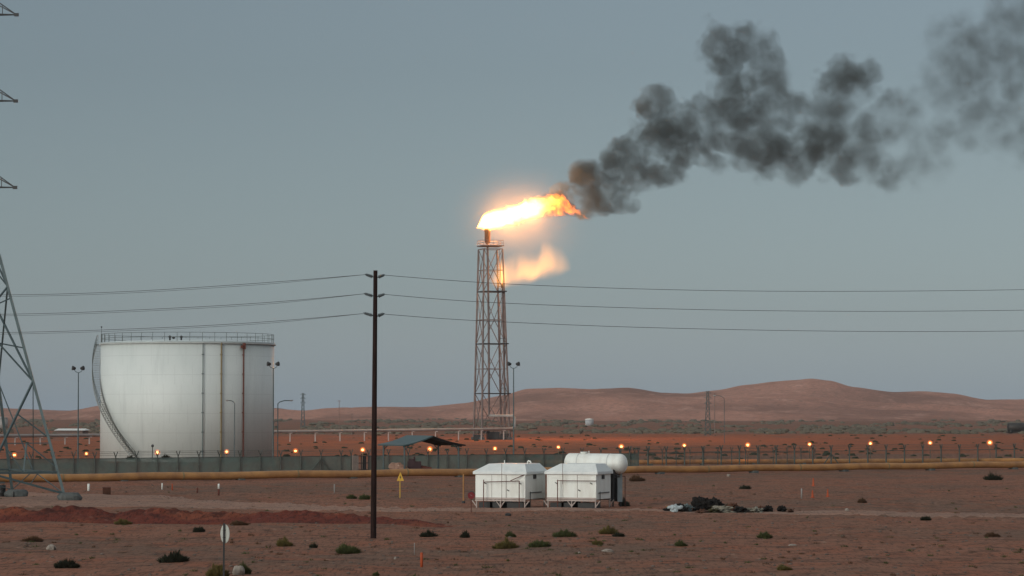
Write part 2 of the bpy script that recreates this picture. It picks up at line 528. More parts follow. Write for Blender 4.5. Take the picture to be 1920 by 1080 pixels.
M_WIRE = mat('conductor', (0.06, 0.06, 0.058), (0.045, 0.045, 0.045), 0.6, 0.3, 1.0)
def foliage(name, a, b, scale=9.0):
    return mat(name, a, b, 0.85, 0, scale, vary=0.8)
M_BUSH = [foliage('olive_foliage', (0.16, 0.125, 0.042), (0.085, 0.07, 0.026)), foliage('green_foliage', (0.095, 0.105, 0.040), (0.05, 0.058, 0.024)),
          foliage('dark_foliage', (0.040, 0.042, 0.026), (0.022, 0.024, 0.016)), foliage('dry_foliage', (0.14, 0.080, 0.045), (0.075, 0.042, 0.026)),
          foliage('grey_foliage', (0.10, 0.105, 0.080), (0.06, 0.065, 0.05))]

# ------------------------------------------------------------------ lattice pylon
def pylon():
    c = P(-66, 939, 171.8); c.z = 0
    SC = 29.4
    def zy(y): return CAMH - (y - HOR) / SC
    root = empty('lattice_pylon', c, 'tall grey lattice power pylon one leg on a concrete block by the red bank', 'pylon')
    # radius of the corner circle as function of z
    knots = [(0.0, 7.05), (zy(710), 4.65), (zy(475), 2.25), (zy(345), 0.95), (zy(-190), 0.80)]
    def R(z):
        for (a, b), (d, e) in zip(knots[:-1], knots[1:]):
            if z <= d: return b + (e - b) * (z - a) / (d - a)
        return knots[-1][1]
    ANG = [math.radians(-15 + 90 * k) for k in range(4)]
    def corner(k, z):
        a = ANG[k % 4]; r = R(z)
        return Vector((c.x + r * math.cos(a), c.y + r * math.sin(a), z))
    top = zy(-190)
    zl = [0.45, zy(885), zy(715), zy(655), zy(593), zy(536), zy(475), zy(410), zy(345)]
    for k in range(4):
        mb = MB()
        zz = [0.35] + [k_[0] for k_ in knots[1:]]
        for a, b in zip(zz[:-1], zz[1:]):
            mb.bar(corner(k, a), corner(k, b), 0.115 if a < 15 else 0.085, None, 4)
        mb.build('leg', M_STEEL, root)
        f = MB(); p = corner(k, 0.0)
        f.lump((p.x + 0.25, p.y - 0.2, gz(p.x, p.y) + 0.18), 0.78, 0.7, 0.46, 0.12, k + 2, 20, 12, 0.2)
        f.v = [(x, y, min(z, gz(p.x, p.y) + 0.50)) for x, y, z in f.v]
        f.build('footing', M_CONC, root)
    th = 0.075
    for k in range(4):
        mb = MB()
        A, B = (lambda z, k=k: corner(k, z)), (lambda z, k=k: corner(k + 1, z))
        z1, z2 = zl[1], zl[2]
        mid = (A(z1) + B(z1)) / 2
        for L in (A, B):
            mb.bar(mid, L(z2), 0.085 if k == 3 else 0.04, None, 4)
            mb.bar(mid, L(0.5), 0.095 if k == 3 else 0.035, None, 4)
            mb.bar(mid, L(z1), 0.085, None, 4)
            if k != 3: continue
            q1 = mid.lerp(L(z2), 0.32); e1 = L(q1.z)
            q2 = mid.lerp(L(z2), 0.64); e2 = L(q2.z - 1.5)
            mb.bar(q1, e1, 0.045, None, 4)
            h = mid.lerp(L(z1), 0.5)
            mb.bar(q1, h, 0.06, None, 4)
            pu = q1.lerp(e1, 0.5)
            mb.bar(h, pu, 0.07, None, 4)
            mb.bar(pu, L(z1 + 0.3), 0.055, None, 4)
            mb.bar(q2, e2, 0.06, None, 4)
            mb.bar(mid.lerp(L(0.5), 0.55), L(z1 - 0.1).lerp(mid, 0.3), 0.03, None, 4)
        def xpanel(za, zb, r, strut=True):
            mb.bar(A(za), B(zb), r, None, 4); mb.bar(B(za), A(zb), r, None, 4)
            if strut:
                ctr = (A(za) + B(zb) + B(za) + A(zb)) / 4
                for L, O in ((A, B), (B, A)):
                    p = L(za).lerp(O(zb), 0.40)
                    mb.bar(p, L(p.z - 0.3), r * 0.75, None, 4)
                    p2 = L(zb).lerp(O(za), 0.22)
                    mb.bar(p2, L(p2.z + 0.6), r * 0.7, None, 4)
        xpanel(zl[2], zl[5], 0.075 if k in (0, 3) else 0.045, k == 3)
        xpanel(zl[5], zl[7], 0.06 if k in (0, 3) else 0.04, k == 3)
        xpanel(zl[7], zl[8], 0.05, False)
        zc = zl[8]
        while zc < top - 1:
            zn = min(top, zc + 1.87)
            xpanel(zc, zn, 0.04, False)
            zc = zn
        mb.build('bracing', M_STEEL, root)
    for ya in (345, 180, 15):
        for sgn in (1, -1):
            z = zy(ya); mb = MB()
            tip = Vector((c.x + sgn * 3.05, c.y, z - 0.05))
            base = [corner(k, z) for k in range(4)]; up = [corner(k, z + 1.5) for k in range(4)]
            b2 = sorted(base, key=lambda v: -sgn * v.x)[:2]; u2 = sorted(up, key=lambda v: -sgn * v.x)[:2]
            for p in b2: mb.bar(p, tip, 0.05, None, 4)
            for p in u2: mb.bar(p, tip, 0.045, None, 4)
            for t in (0.3, 0.6):
                mb.bar(b2[0].lerp(tip, t), u2[0].lerp(tip, t), 0.03, None, 4)
                mb.bar(b2[1].lerp(tip, t), u2[1].lerp(tip, t - 0.25), 0.03, None, 4)
                mb.bar(b2[0].lerp(tip, t), b2[1].lerp(tip, t), 0.03, None, 4)
            mb.box(tip, 0.28, 0.16, 0.2)
            mb.build('cross_arm', M_DARKSTEEL, root)
pylon()

# ------------------------------------------------------------------ storage tank
def storage_tank():
    Yc = 312.0; SC = FPX / Yc
    R = 161.5 / SC
    c = P(351.5, HOR, Yc); c.z = 0
    H = CAMH + (HOR - 641) * (Yc - R) / FPX
    root = empty('storage_tank', c, 'huge white cylindrical storage tank with spiral stair, behind the mesh fence', 'tank')
    # shell with faint courses and plate seams in the material
    m, nt, o = newmat('tank_shell')
    tc = nt.nodes.new('ShaderNodeTexCoord')
    mp = nt.nodes.new('ShaderNodeMapping'); mp.inputs['Scale'].default_value = (1, 1, 0.12)
    nt.links.new(tc.outputs['Object'], mp.inputs['Vector'])
    st = noise_tex(nt, mp.outputs[0], 0.9, 5, 0.65); bl = noise_tex(nt, tc.outputs['Object'], 0.25, 4, 0.6)
    sp = nt.nodes.new('ShaderNodeSeparateXYZ'); nt.links.new(tc.outputs['Object'], sp.inputs[0])
    zz = S(nt, sp.outputs['Z'])
    seam = (zz / 2.2)._m('FRACT'); seam = 1.0 - (seam - 0.5).abs().step(0.0, 0.025)
    ang = S(nt, sp.outputs['Y'])._m('ARCTAN2', S(nt, sp.outputs['X']))
    vs = ((ang * 5.0) + (zz / 2.2)._m('FLOOR') * 0.37)._m('FRACT'); vseam = 1.0 - (vs - 0.5).abs().step(0.0, 0.018)
    cc = mixc(nt, bl.step(0.35, 0.7), (0.67, 0.71, 0.685), (0.63, 0.675, 0.65))
    cc = mixc(nt, st.step(0.5, 0.75) * 0.6, cc, (0.53, 0.57, 0.55))
    cc = mixc(nt, seam.max(vseam) * 0.42, cc, (0.45, 0.47, 0.45))
    b = nt.nodes.new('ShaderNodeBsdfPrincipled'); b.inputs['Roughness'].default_value = 0.55
    nt.links.new(cc.s, b.inputs['Base Color']); nt.links.new(b.outputs[0], o.inputs['Surface'])
    mb = MB(); mb.lathe((c.x, c.y, 0), [(R, -0.3), (R, H)], 128)
    mb.build('shell', m, root)
    mb = MB(); mb.lathe((c.x, c.y, 0), [(R + 0.10, H + 0.003), (R + 0.10, H + 0.10), (R * 0.75, H + 0.33), (R * 0.4, H + 0.52), (0.3, H + 0.66)], 96)
    mb.build('roof', mat('tank_roof_paint', (0.55, 0.62, 0.62), (0.45, 0.5, 0.5), 0.5, 0, 0.5), root)
    def pt(deg, r, z):          # deg 0 = towards the camera, positive = to the left
        a = math.radians(deg)
        return Vector((c.x - r * math.sin(a), c.y - r * math.cos(a), z))
    # guard rail
    mb = MB()
    n = 44
    for i in range(n): mb.bar(pt(i * 360 / n, R - 0.05, H), pt(i * 360 / n, R - 0.05, H + 1.12), 0.028, None, 4)
    for z in (0.58, 1.10):
        mb.tube([pt(i * 3, R - 0.05, H + z) for i in range(121)], 0.022, 4, False)
    mb.build('guard_rail', M_GREENPOST, root)
    # kerb of the roof
    mb = MB(); mb.tube([pt(i * 3, R + 0.12, H - 0.10) for i in range(121)], 0.09, 6, False)
    mb.build('top_angle', mat('dull_steel', (0.50, 0.53, 0.51), (0.42, 0.44, 0.43), 0.6, 0.0), root)
    # roof fittings
    for d, r in ((6, 0.9), (-2, 0.86), (12, 0.5)):
        mb = MB(); p = pt(d, R * r, H); mb.lathe(p, [(0.10, 0), (0.10, 0.5), (0.17, 0.53), (0.17, 0.66), (0.05, 0.75)], 10)
        mb.build('roof_vent', M_DARKSTEEL, root)
    # spiral stair, foot 26 deg, head 100 deg
    d0, d1 = 25.0, 99.0; N = 66
    stair = MB()
    r1, r2 = R + 0.08, R + 0.95
    for i in range(N):
        d = d0 + (d1 - d0) * i / (N - 1); z = 0.15 + (H - 0.15) * i / (N - 1)
        w_ = (d1 - d0) / N * 0.55
        vs = [pt(d - w_, r1, z), pt(d + w_, r1, z), pt(d + w_, r2, z), pt(d - w_, r2, z)]
        vs2 = [v - Vector((0, 0, 0.05)) for v in vs]
        stair.add(vs + vs2, [(0, 1, 2, 3), (7, 6, 5, 4), (0, 4, 5, 1), (1, 5, 6, 2), (2, 6, 7, 3), (3, 7, 4, 0)])
    for r in (r1, r2):
        path = [(d0 + (d1 - d0) * t / 40, 0.15 + (H - 0.15) * t / 40) for t in range(41)]
        vs = []
        for d, z in path: vs += [pt(d, r, z - 0.16), pt(d, r, z + 0.10), pt(d, r + 0.04, z - 0.16), pt(d, r + 0.04, z + 0.10)]
        fs = []
        for k in range(40):
            a0, b0 = k * 4, k * 4 + 4
            fs += [(a0, a0 + 1, b0 + 1, b0), (a0 + 2, b0 + 2, b0 + 3, a0 + 3), (a0 + 1, a0 + 3, b0 + 3, b0 + 1), (a0, b0, b0 + 2, a0 + 2)]
        stair.add(vs, fs)
    so = stair.build('spiral_stair', mat('stair_steel', (0.30, 0.31, 0.29), (0.2, 0.21, 0.2), 0.6, 0.1), root)
    hr = MB()
    for z in (0.55, 1.05):
        hr.tube([pt(d0 + (d1 - d0) * t / 40, r2, z + 0.15 + (H - 0.15) * t / 40) for t in range(41)], 0.03, 4)
    for i in range(0, N, 2):
        d = d0 + (d1 - d0) * i / (N - 1); z = 0.15 + (H - 0.15) * i / (N - 1)
        hr.bar(pt(d, r2, z), pt(d, r2, z + 1.05), 0.025, None, 4)
    hr.build('handrail', M_GREENPOST, so)
    # platform at the stair head with a thin mast
    mb = MB()
    mb.box(pt(100, R + 0.5, H - 0.05), 1.3, 1.5, 0.08)
    mb.bar(pt(93, R + 0.55, H), pt(93, R + 0.55, H + 1.1), 0.03, None, 4)
    mb.bar(pt(107, R + 0.55, H), pt(107, R + 0.55, H + 1.1), 0.03, None, 4)
    mb.build('stair_landing', M_GREENPOST, root)
    mb = MB(); q = pt(92, R + 0.1, H); mb.bar(q, q + Vector((0, 0, 1.9)), 0.035, 0.02, 6); mb.lathe(q + Vector((0, 0, 1.9)), [(0.03, 0), (0.09, 0.06), (0.09, 0.16), (0.02, 0.2)], 8)
    mb.build('mast', M_DARKSTEEL, root)
    # vertical lines on the shell
    def angx(px): return -math.degrees(math.asin((px - 351.5) / SC / (R + 0.1)))
    for px, r, mt, nm in ((398, 0.045, M_STEEL, 'cable_conduit'), (430, 0.085, M_OLIVE, 'water_pipe'), (467.5, 0.085, M_RUST, 'vent_pipe')):
        d = angx(px); mb = MB()
        mb.bar(pt(d, R + 0.14, 0), pt(d, R + 0.14, H - 0.05), r, None, 8)
        for z in np.arange(1.2, H, 2.2): mb.box(pt(d, R + 0.07, z), 0.26, 0.12, 0.08, (math.cos(math.radians(d)), -math.sin(math.radians(d)) , 0))
        if nm == 'vent_pipe':
            mb.box(pt(d, R + 0.22, H - 0.42), 0.34, 0.34, 0.7); mb.box(pt(d + 1.7, R + 0.22, H - 0.5), 0.3, 0.2, 0.3)
        mb.build(nm, mt, root)
storage_tank()

# ------------------------------------------------------------------ wooden pole, insulators, conductors
YP = 119.7
def wooden_pole():
    b = GG(700, 1010); t = P(704, 507, YP)
    root = empty('utility_pole', b, 'dark wooden utility pole standing alone in the sand with six insulators', 'utility pole')
    mb = MB()
    n = 20; pts = []; rs = []
    for i in range(n + 1):
        p = b.lerp(t, i / n); p.z = b.z - 0.3 + (t.z - b.z + 0.3) * i / n
        pts.append(p); rs.append(0.138 - 0.045 * i / n + 0.004 * mnoise.noise(Vector((i * 1.7, 0, 0))))
    mb.tube(pts, rs, 14)
    mb.build('pole_shaft', M_WOOD, root)
    ends = []
    for (yl, yr, lx, rx) in ((515.5, 516.5, 684, 722), (551.5, 552.5, 682, 722), (588, 589, 681, 721)):
        for sgn, ex, yy in ((-1, lx, yl), (1, rx, yr)):
            f = (yy + 3 - 507) / 503.0
            ctr = t.lerp(b, f)
            inn = ctr + Vector((sgn * 0.10, -0.02, -0.02)); tip = P(ex, yy - 1.5, YP)
            mb = MB()
            ax = (tip - inn); L = ax.length; ax.normalize()
            prof = [(0.03, 0.0), (0.03, 0.04)]
            for k in range(5):
                h = 0.05 + k * (L - 0.10) / 5
                prof += [(0.05, h), (0.085 - 0.006 * k, h + 0.012), (0.088 - 0.006 * k, h + 0.03), (0.05, h + 0.045)]
            prof += [(0.025, L - 0.03), (0.02, L)]
            mb.lathe(inn, prof, 10, True, ax)
            mb.build('insulator', M_PORC, root)
            ends.append((sgn, tip))
    return ends
ENDS = wooden_pole()
def conductors():
    L = [[(684, 515), (540, 527), (400, 537), (260, 546), (130, 551), (30, 553), (-150, 553), (-400, 548)],
         [(682, 551), (560, 563), (420, 573), (280, 580), (150, 586), (40, 589), (-150, 591), (-400, 588)],
         [(681, 588), (560, 599), (420, 609), (290, 615), (160, 620), (50, 623), (-150, 626), (-400, 624)]]
    Rr = [[(722, 516), (830, 525), (950, 533), (1130, 540), (1320, 545), (1500, 546.5), (1700, 546), (1920, 543.5), (2200, 537), (2400, 531)],
          [(722, 552), (830, 562), (950, 569), (1130, 576), (1320, 581), (1500, 583.5), (1700, 584), (1920, 582), (2200, 576), (2400, 570)],
          [(721, 589), (830, 598), (950, 604), (1130, 612), (1320, 617), (1500, 620.5), (1700, 622), (1920, 621), (2200, 616), (2400, 611)]]
    names = ['top', 'middle', 'lowest']
    for i in range(3):
        for side, lst in (('left', L[i]), ('right', Rr[i])):
            for dbl in range(2):
                pts = []
                dense = []
                for (a, b), (c, d) in zip(lst[:-1], lst[1:]):
                    for k in range(6): dense.append((a + (c - a) * k / 6, b + (d - b) * k / 6))
                dense.append(lst[-1])
                # smooth
                for _ in range(6):
                    dense = [dense[0]] + [((dense[j - 1][0] + dense[j + 1][0]) / 2, (dense[j - 1][1] + dense[j + 1][1]) / 2) for j in range(1, len(dense) - 1)] + [dense[-1]]
                x0 = dense[0][0]
                for (px, py) in dense:
                    dist = abs(px - x0) / 1000.0
                    Y = YP + (22 * dist if side == 'left' else 14 * dist)
                    py2 = py + dbl * min(1.0, dist * 6) * (3.0 if side == 'left' else 1.2)
                    pts.append(P(px, py2, Y))
                if dbl and side == 'right': continue
                mb = MB(); mb.tube(pts, 0.0112 if not dbl else 0.008, 5)
                o = mb.build('overhead_wire', M_WIRE)
                lab = {('left', 0): '%s overhead wire running from the wooden pole towards the pylon',
                       ('left', 1): 'thin lower strand just under the %s wire between pole and pylon',
                       ('right', 0): '%s overhead wire running from the wooden pole past the flare tower'}[(side, dbl)] % names[i]
                tag(o, lab, 'wire', 'overhead wires on the wooden pole')
conductors()

# ------------------------------------------------------------------ yellow pipelines
def pipeline_front():
    r = 0.32
    def cpt(px, yt, yb):
        Y = r * 2 * FPX / (yb - yt)
        return px, (yt + yb) / 2, Y
    A = (P(-200, 900, 209)); B = P(2150, 870.5, 273)
    A.z = 0.42; B.z = 0.42
    # straight line fitted to image: left end 897.5 @Y~214, right 871 @Y~265
    a = P(0, 897.5, 213.0); b = P(1900, 871.0, 265.0)
    d = (b - a); A = a - d * 0.25; B = b + d * 0.25
    root = empty('yellow_pipeline', (a.x, a.y, 0), 'long thick yellow pipeline lying across the desert in front of the mesh fence', 'pipeline')
    mb = MB(); pts = []
    n = 90
    for i in range(n + 1):
        p = A.lerp(B, i / n)
        p.z += 0.03 * math.sin(i * 0.9) + 0.025 * mnoise.noise(Vector((i * 0.35, 2, 0)))
        pts.append(p)
    mb.tube(pts, r, 16)
    mb.build('pipe', M_YELLOW, root)
    e = d.normalized()
    for i in range(0, n + 1, 6):
        p = pts[i]
        mb = MB(); mb.tube([p - e * 0.06, p + e * 0.06], r + 0.025, 16)
        mb.build('weld_band', M_OLIVE, root)
        q = pts[min(i + 3, n)]
        mb = MB(); g = gz(q.x, q.y)
        mb.box((q.x, q.y, (q.z - r * 0.8 + g) / 2 - 0.1), 0.5, 0.9, max(0.05, q.z - r * 0.8 - g + 0.2), e)
        mb.build('support_block', M_CONC, root)
pipeline_front()
def pipeline_back():
    a = P(1080, 867, 281); b = P(1920, 863, 290)
    d = b - a; A = a - d * 0.1; B = b + d * 0.4
    root = empty('yellow_pipeline', (a.x, a.y, 0), 'thinner yellow pipeline running behind the open fence posts', 'pipeline')
    mb = MB(); mb.tube([A.lerp(B, i / 40) for i in range(41)], 0.25, 14)
    mb.build('pipe', M_YELLOW, root)
    for i in range(1, 40, 3):
        q = A.lerp(B, i / 40); mb = MB(); mb.box((q.x, q.y, q.z / 2 - 0.15), 0.35, 0.6, q.z - 0.02, d.normalized()); mb.build('support_block', M_CONC, root)
pipeline_back()
def pipeline_far():
    a = P(-250, 819.5, 430); b = P(190, 816, 470); c = P(520, 809.5, 505); d = P(965, 804.0, 543)
    up = P(965, 779.5, 543); up.x = d.x
    inn = P(918, 779.5, 545)
    pts = [a, b, c, d.lerp(c, 0.015), d + Vector((0, 0, 0.35)), up - Vector((0, 0, 0.35)), up + Vector((-0.35, 0, 0)), inn]
    root = empty('flare_pipeline', (c.x, c.y, 0), 'pale raised pipeline on stub supports feeding the burning flare tower', 'pipeline')
    m, nt, o = newmat('header_pipe_paint')
    mb = MB(); dense = []
    for p, q in zip(pts[:4][:-1], pts[:4][1:]):
        for k in range(20): dense.append(p.lerp(q, k / 20))
    dense += pts[3:]
    mb.tube(dense, 0.29, 12)
    MATS.pop('header_pipe_paint', None); bpy.data.materials.remove(m)
    mb.build('pipe', M_PIPEGREY, root)
    for p, q in ((a, b), (b, c), (c, d)):
        k = int((q - p).length / 5.5)
        for i in range(k):
            s = p.lerp(q, (i + 0.5) / k)
            mb = MB(); mb.box((s.x, s.y, s.z / 2 - 0.1), 0.22, 0.22, s.z - 0.1); mb.box((s.x, s.y, s.z - 0.3), 0.9, 0.3, 0.12)
            mb.build('pipe_support', M_PALEP, root)
pipeline_far()

# ------------------------------------------------------------------ flare tower
YF = 548.0; KM = YF / FPX            # metres per photo pixel at the flare
def flare_tower():
    c = P(922, HOR, YF); c.z = 0
    root = empty('flare_tower', c, 'steel lattice flare tower with flames at its top, far behind the canopy', 'tower')
    def zy(y): return CAMH - (y - HOR) * KM
    z0, zt = 0.0, zy(467)
    R0, Rt = 38.5 * KM, 25.8 * KM
    ctop = P(919.5, HOR, YF)
    def corner(k, z):
        t = z / zt; r = R0 + (Rt - R0) * t
        a = math.radians(-28 + 90 * k + 0)
        cx = c.x + (ctop.x - c.x) * t
        return Vector((cx + r * math.cos(a), c.y + r * math.sin(a), z))
    for k in range(4):
        mb = MB(); mb.bar(corner(k, -0.2), corner(k, zt), 0.25, 0.19, 6)
        mb.build('leg', M_TOWER, root)
        f = MB(); p = corner(k, 0); f.box((p.x, p.y, 0.15), 1.1, 1.1, 0.7); f.build('footing', M_CONC, root)
    lv = [zy(y) for y in (822, 780, 738, 692, 645, 600, 547, 507, 467)]
    for k in range(4):
        mb = MB()
        for i, (a, b) in enumerate(zip(lv[:-1], lv[1:])):
            mb.bar(corner(k, b), corner(k + 1, b), 0.085, None, 4)
            if i % 2 == 0:
                mb.bar(corner(k, a), (corner(k, b) + corner(k + 1, b)) / 2, 0.095, None, 4)
                mb.bar(corner(k + 1, a), (corner(k, b) + corner(k + 1, b)) / 2, 0.095, None, 4)
            else:
                mid = (corner(k, a) + corner(k + 1, a)) / 2
                mb.bar(mid, corner(k, b), 0.095, None, 4); mb.bar(mid, corner(k + 1, b), 0.095, None, 4)
        mb.build('bracing', M_TOWER, root)
    # platforms
    for y, half in ((738, False), (645, False), (547, False), (462, True)):
        z = zy(y); mb = MB()
        cs = [corner(k, min(z, zt)) for k in range(4)]
        ctr = sum(cs, Vector()) / 4; ctr.z = z
        ax = (cs[1] - cs[0]).normalized(); ay = (cs[3] - cs[0]).normalized()
        if half:
            s = (cs[1] - cs[0]).length + 0.5
            mb.box(ctr + Vector((0, 0, 0.1)), s, s, 0.22, ax)
            for sx in (-1, 0, 1):
                for sy in (-1, 0, 1):
                    if sx or sy:
                        p = ctr + ax * (sx * s / 2 * 0.97) + Vector((-ax.y, ax.x, 0)) * (sy * s / 2 * 0.97)
                        mb.bar(p, p + Vector((0, 0, 1.2)), 0.05, None, 4)
            by = Vector((-ax.y, ax.x, 0))
            for hz in (0.65, 1.2):
                q = [ctr + ax * (i * s / 2 * 0.97) + by * (j * s / 2 * 0.97) + Vector((0, 0, hz)) for i, j in ((-1, -1), (1, -1), (1, 1), (-1, 1))]
                for i in range(4): mb.bar(q[i], q[(i + 1) % 4], 0.05, None, 4)
        else:
            e = corner(0, z)
            mb.box(e + Vector((-0.9, 0.5, 0)), 3.4, 2.0, 0.22, ax)
            for i in range(4): mb.bar(cs[i], cs[(i + 1) % 4], 0.14, None, 4)
            for sx in (-1, 1):
                p = e + Vector((-0.9, 0.5, 0)) + ax * (sx * 1.6)
                mb.bar(p, p + Vector((0, 0, 1.1)), 0.05, None, 4)
            mb.bar(e + Vector((-0.9, 0.5, 1.1)) - ax * 1.6, e + Vector((-0.9, 0.5, 1.1)) + ax * 1.6, 0.05, None, 4)
        mb.build('platform', M_DARKSTEEL if not half else M_TOWER, root)
    # riser, stack tip, second riser with lower burner
    rp = P(917, 800, YF); tp = P(914, 455, YF)
    mb = MB(); mb.tube([Vector((rp.x, rp.y, zy(779.5))), Vector((rp.x - 0.1, rp.y, zy(600))), Vector((tp.x, tp.y, zy(455)))], 0.22, 12); mb.build('riser_pipe', M_TOWER, root)
    st = MB(); st.lathe((tp.x, tp.y, zy(457)), [(0.30, 0), (0.55, 0.3), (0.60, 0.5), (0.60, 2.4), (0.66, 2.45), (0.66, 3.05), (0.55, 3.1)], 20)
    st.build('stack_tip', mat('scorched_steel', (0.09, 0.045, 0.03), (0.05, 0.03, 0.022), 0.7, 0.3), root)
    sp = [P(947, 800, YF - 1.2), P(945.5, 700, YF - 1.0), P(944, 600, YF - 0.8), P(942.5, 540, YF - 0.7)]
    mb = MB(); mb.tube(sp, 0.22, 10); mb.build('riser_pipe', M_TOWER, root)
    mb = MB(); mb.lathe(sp[-1], [(0.25, 0), (0.4, 0.15), (0.4, 0.8), (0.3, 0.85)], 14); mb.build('pilot_burner', M_DARKSTEEL, root)
    # ladder with hoops and cable tray on the right leg
    mb = MB()
    for dx in (-0.25, 0.25):
        mb.bar(corner(0, 0) + Vector((-0.9 + dx, -0.4, 0)), corner(0, zt) + Vector((-0.9 + dx, -0.4, 0)), 0.05, None, 4)
    for i in range(95):
        p = corner(0, 0).lerp(corner(0, zt), i / 95) + Vector((-0.9, -0.4, 0)); mb.bar(p - Vector((0.25, 0, 0)), p + Vector((0.25, 0, 0)), 0.025, None, 4)
    mb.build('ladder', M_TOWER, root)
    # base skid equipment
    mb = MB()
    for (px, py, wd, ht) in ((897, 818, 2.0, 1.0), (925, 812, 2.6, 1.6), (948, 815, 2.2, 1.2), (912, 806, 1.4, 0.6)):
        p = P(px, py, YF - 1.0); mb.box((p.x, p.y, max(ht / 2, p.z - ht / 2)), wd, 1.2, ht); mb.bar((p.x, p.y, 0), (p.x, p.y, 2.6), 0.08, None, 4)
    mb.build('base_skid', M_DARKSTEEL, root)
flare_tower()

# flame and smoke: volumes filling lobed hulls
def hull(name, label, cat, pts, k, yc, mat_, x0, z0, n=20, pad=1.0):
    """closed lobed tube through (u, top, bottom, halfdepth) stations given in photo pixels at the flare"""
    org = Vector((x0, yc, z0))
    vs = []
    for (u, t, b, w_) in pts:
        cz = (t + b) / 2; h = (t - b) / 2
        for i in range(n):
            a = 2 * math.pi * i / n
            vs.append(org + Vector((u * k, w_ * k * math.sin(a) * pad, (cz + h * math.cos(a) * pad) * k)))
    m = len(pts)
    fs = [(j * n + i, (j + 1) * n + i, (j + 1) * n + (i + 1) % n, j * n + (i + 1) % n) for j in range(m - 1) for i in range(n)]
    fs += [tuple(range(n)), tuple(range((m - 1) * n, m * n))[::-1]]
    mb = MB(); mb.add(vs, fs, True)
    o = mb.build(name, mat_, None, org)
    return tag(o, label, cat)
TIP = P(914, 424, YF)
def vol_coords(nt, k):
    tc = nt.nodes.new('ShaderNodeTexCoord')
    sx = nt.nodes.new('ShaderNodeSeparateXYZ'); nt.links.new(tc.outputs['Object'], sx.inputs[0])
    return tc.outputs['Object'], S(nt, sx.outputs['X']) / k, S(nt, sx.outputs['Z']) / k, S(nt, sx.outputs['Y']) / k
def warp(nt, vec, scale, detail=2.0):
    n = noise_tex(nt, vec, scale, detail, 0.5, out='Color')
    sx = nt.nodes.new('ShaderNodeSeparateXYZ'); nt.links.new(n.s, sx.inputs[0])
    return [S(nt, sx.outputs[i]) - 0.5 for i in range(3)]

def voro(nt, vec, scale, smooth=0.6):
    n = nt.nodes.new('ShaderNodeTexVoronoi'); n.feature = 'F1'; n.inputs['Scale'].default_value = scale
    nt.links.new(vec, n.inputs['Vector'])
    return S(nt, n.outputs['Distance'])
def comb(nt, a, b, c):
    n = nt.nodes.new('ShaderNodeCombineXYZ')
    for i, x in enumerate((a, b, c)): nt.links.new(x.s, n.inputs[i])
    return n.outputs[0]
def flame():
    x0, x1 = -20.0, 200.0
    top = [(-20, -4), (-14, 12), (-7, 25), (2, 31), (26, 38), (48, 45), (66, 54), (86, 56), (104, 62), (122, 70), (136, 68), (146, 60), (158, 50), (170, 36), (178, 24), (200, 14)]
    bot = [(-20, -4), (-14, -6), (0, -11), (26, -7), (48, -3), (72, 5), (96, 11), (122, 16), (148, 18), (166, 16), (180, 16), (200, 14)]
    m, nt, o = newmat('flame_fire')
    vec, u, v, w_ = vol_coords(nt, KM)
    a = warp(nt, vec, 0.42, 2.0)
    uu = u + a[0] * 26.0; vv = v + a[1] * 22.0; ww = w_ + a[2] * 22.0
    # keep the root of the flame tidy
    uu = u + (uu - u) * u.step(-5, 60); vv = v + (vv - v) * u.step(-5, 60)
    t = uu.curve(top, x0, x1, -10, 80); b = uu.curve(bot, x0, x1, -10, 80)
    cz = (t + b) * 0.5; h = ((t - b) * 0.5).max(1.0)
    q = (((vv - cz) / h).pow(2.0) + (ww / (h * 0.9 + 3.0)).pow(2.0)).sqrt()
    body = (1.0 - q).max(0.0)
    tongues = noise_tex(nt, comb(nt, uu * KM, vv * KM, ww * KM), 0.62, 4, 0.65)
    heat = u.curve([(-20, 1), (0, 1), (92, 0.85), (112, 0.55), (130, 0.46), (150, 0.36), (170, 0.24), (200, 0.04)], x0, x1, 0, 1)
    cut = (tongues.step(0.40, 0.60) * 0.88 + 0.12).max(1.0 - u.step(70, 128))
    rag = voro(nt, comb(nt, uu * KM, vv * KM, ww * KM), 0.85)
    e = (body - (rag - 0.25) * (u.step(15, 70) * 0.42 + u.step(105, 175) * 0.35)).step(0.0, 0.5).pow(1.5) * heat * cut
    em = nt.nodes.new('ShaderNodeVolumePrincipled')
    em.inputs['Color'].default_value = (0.03, 0.02, 0.02, 1)
    nt.links.new((body.step(0.0, 0.3) * (u.step(70, 150) * 0.18 + 0.10)).s, em.inputs['Density'])
    ec = mixc(nt, u.step(70, 150), (1.0, 0.36, 0.055), (1.0, 0.20, 0.008))
    nt.links.new(ec.s, em.inputs['Emission Color'])
    nt.links.new((e * 9.0).s, em.inputs['Emission Strength'])
    nt.links.new(em.outputs[0], o.inputs['Volume'])
    st = []
    for u_ in range(-20, 201, 6):
        def ip(e):
            for (a_, b_), (c_, d_) in zip(e[:-1], e[1:]):
                if u_ <= c_: return b_ + (d_ - b_) * (u_ - a_) / (c_ - a_)
            return e[-1][1]
        tt, bb = ip(top), ip(bot); hh = (tt - bb) / 2
        ex = 10 if u_ > 20 else 5
        st.append((u_, tt + ex, bb - ex, hh * 0.9 + 3 + ex))
    hull('flare_flame', 'bright white and yellow flame streaming sideways from the top of the flare tower', 'flame', st, KM, YF, m, TIP.x, TIP.z)
    for (du, dv, en) in ((30, 14, 36000.0), (85, 30, 36000.0)):
        L = bpy.data.lights.new('flame_light', 'POINT'); L.energy = en; L.color = (1.0, 0.42, 0.13); L.shadow_soft_size = 0.6
        lo = bpy.data.objects.new('flame_light', L); C.objects.link(lo); lo.location = (TIP.x + du * KM, YF, TIP.z + dv * KM)
flame()
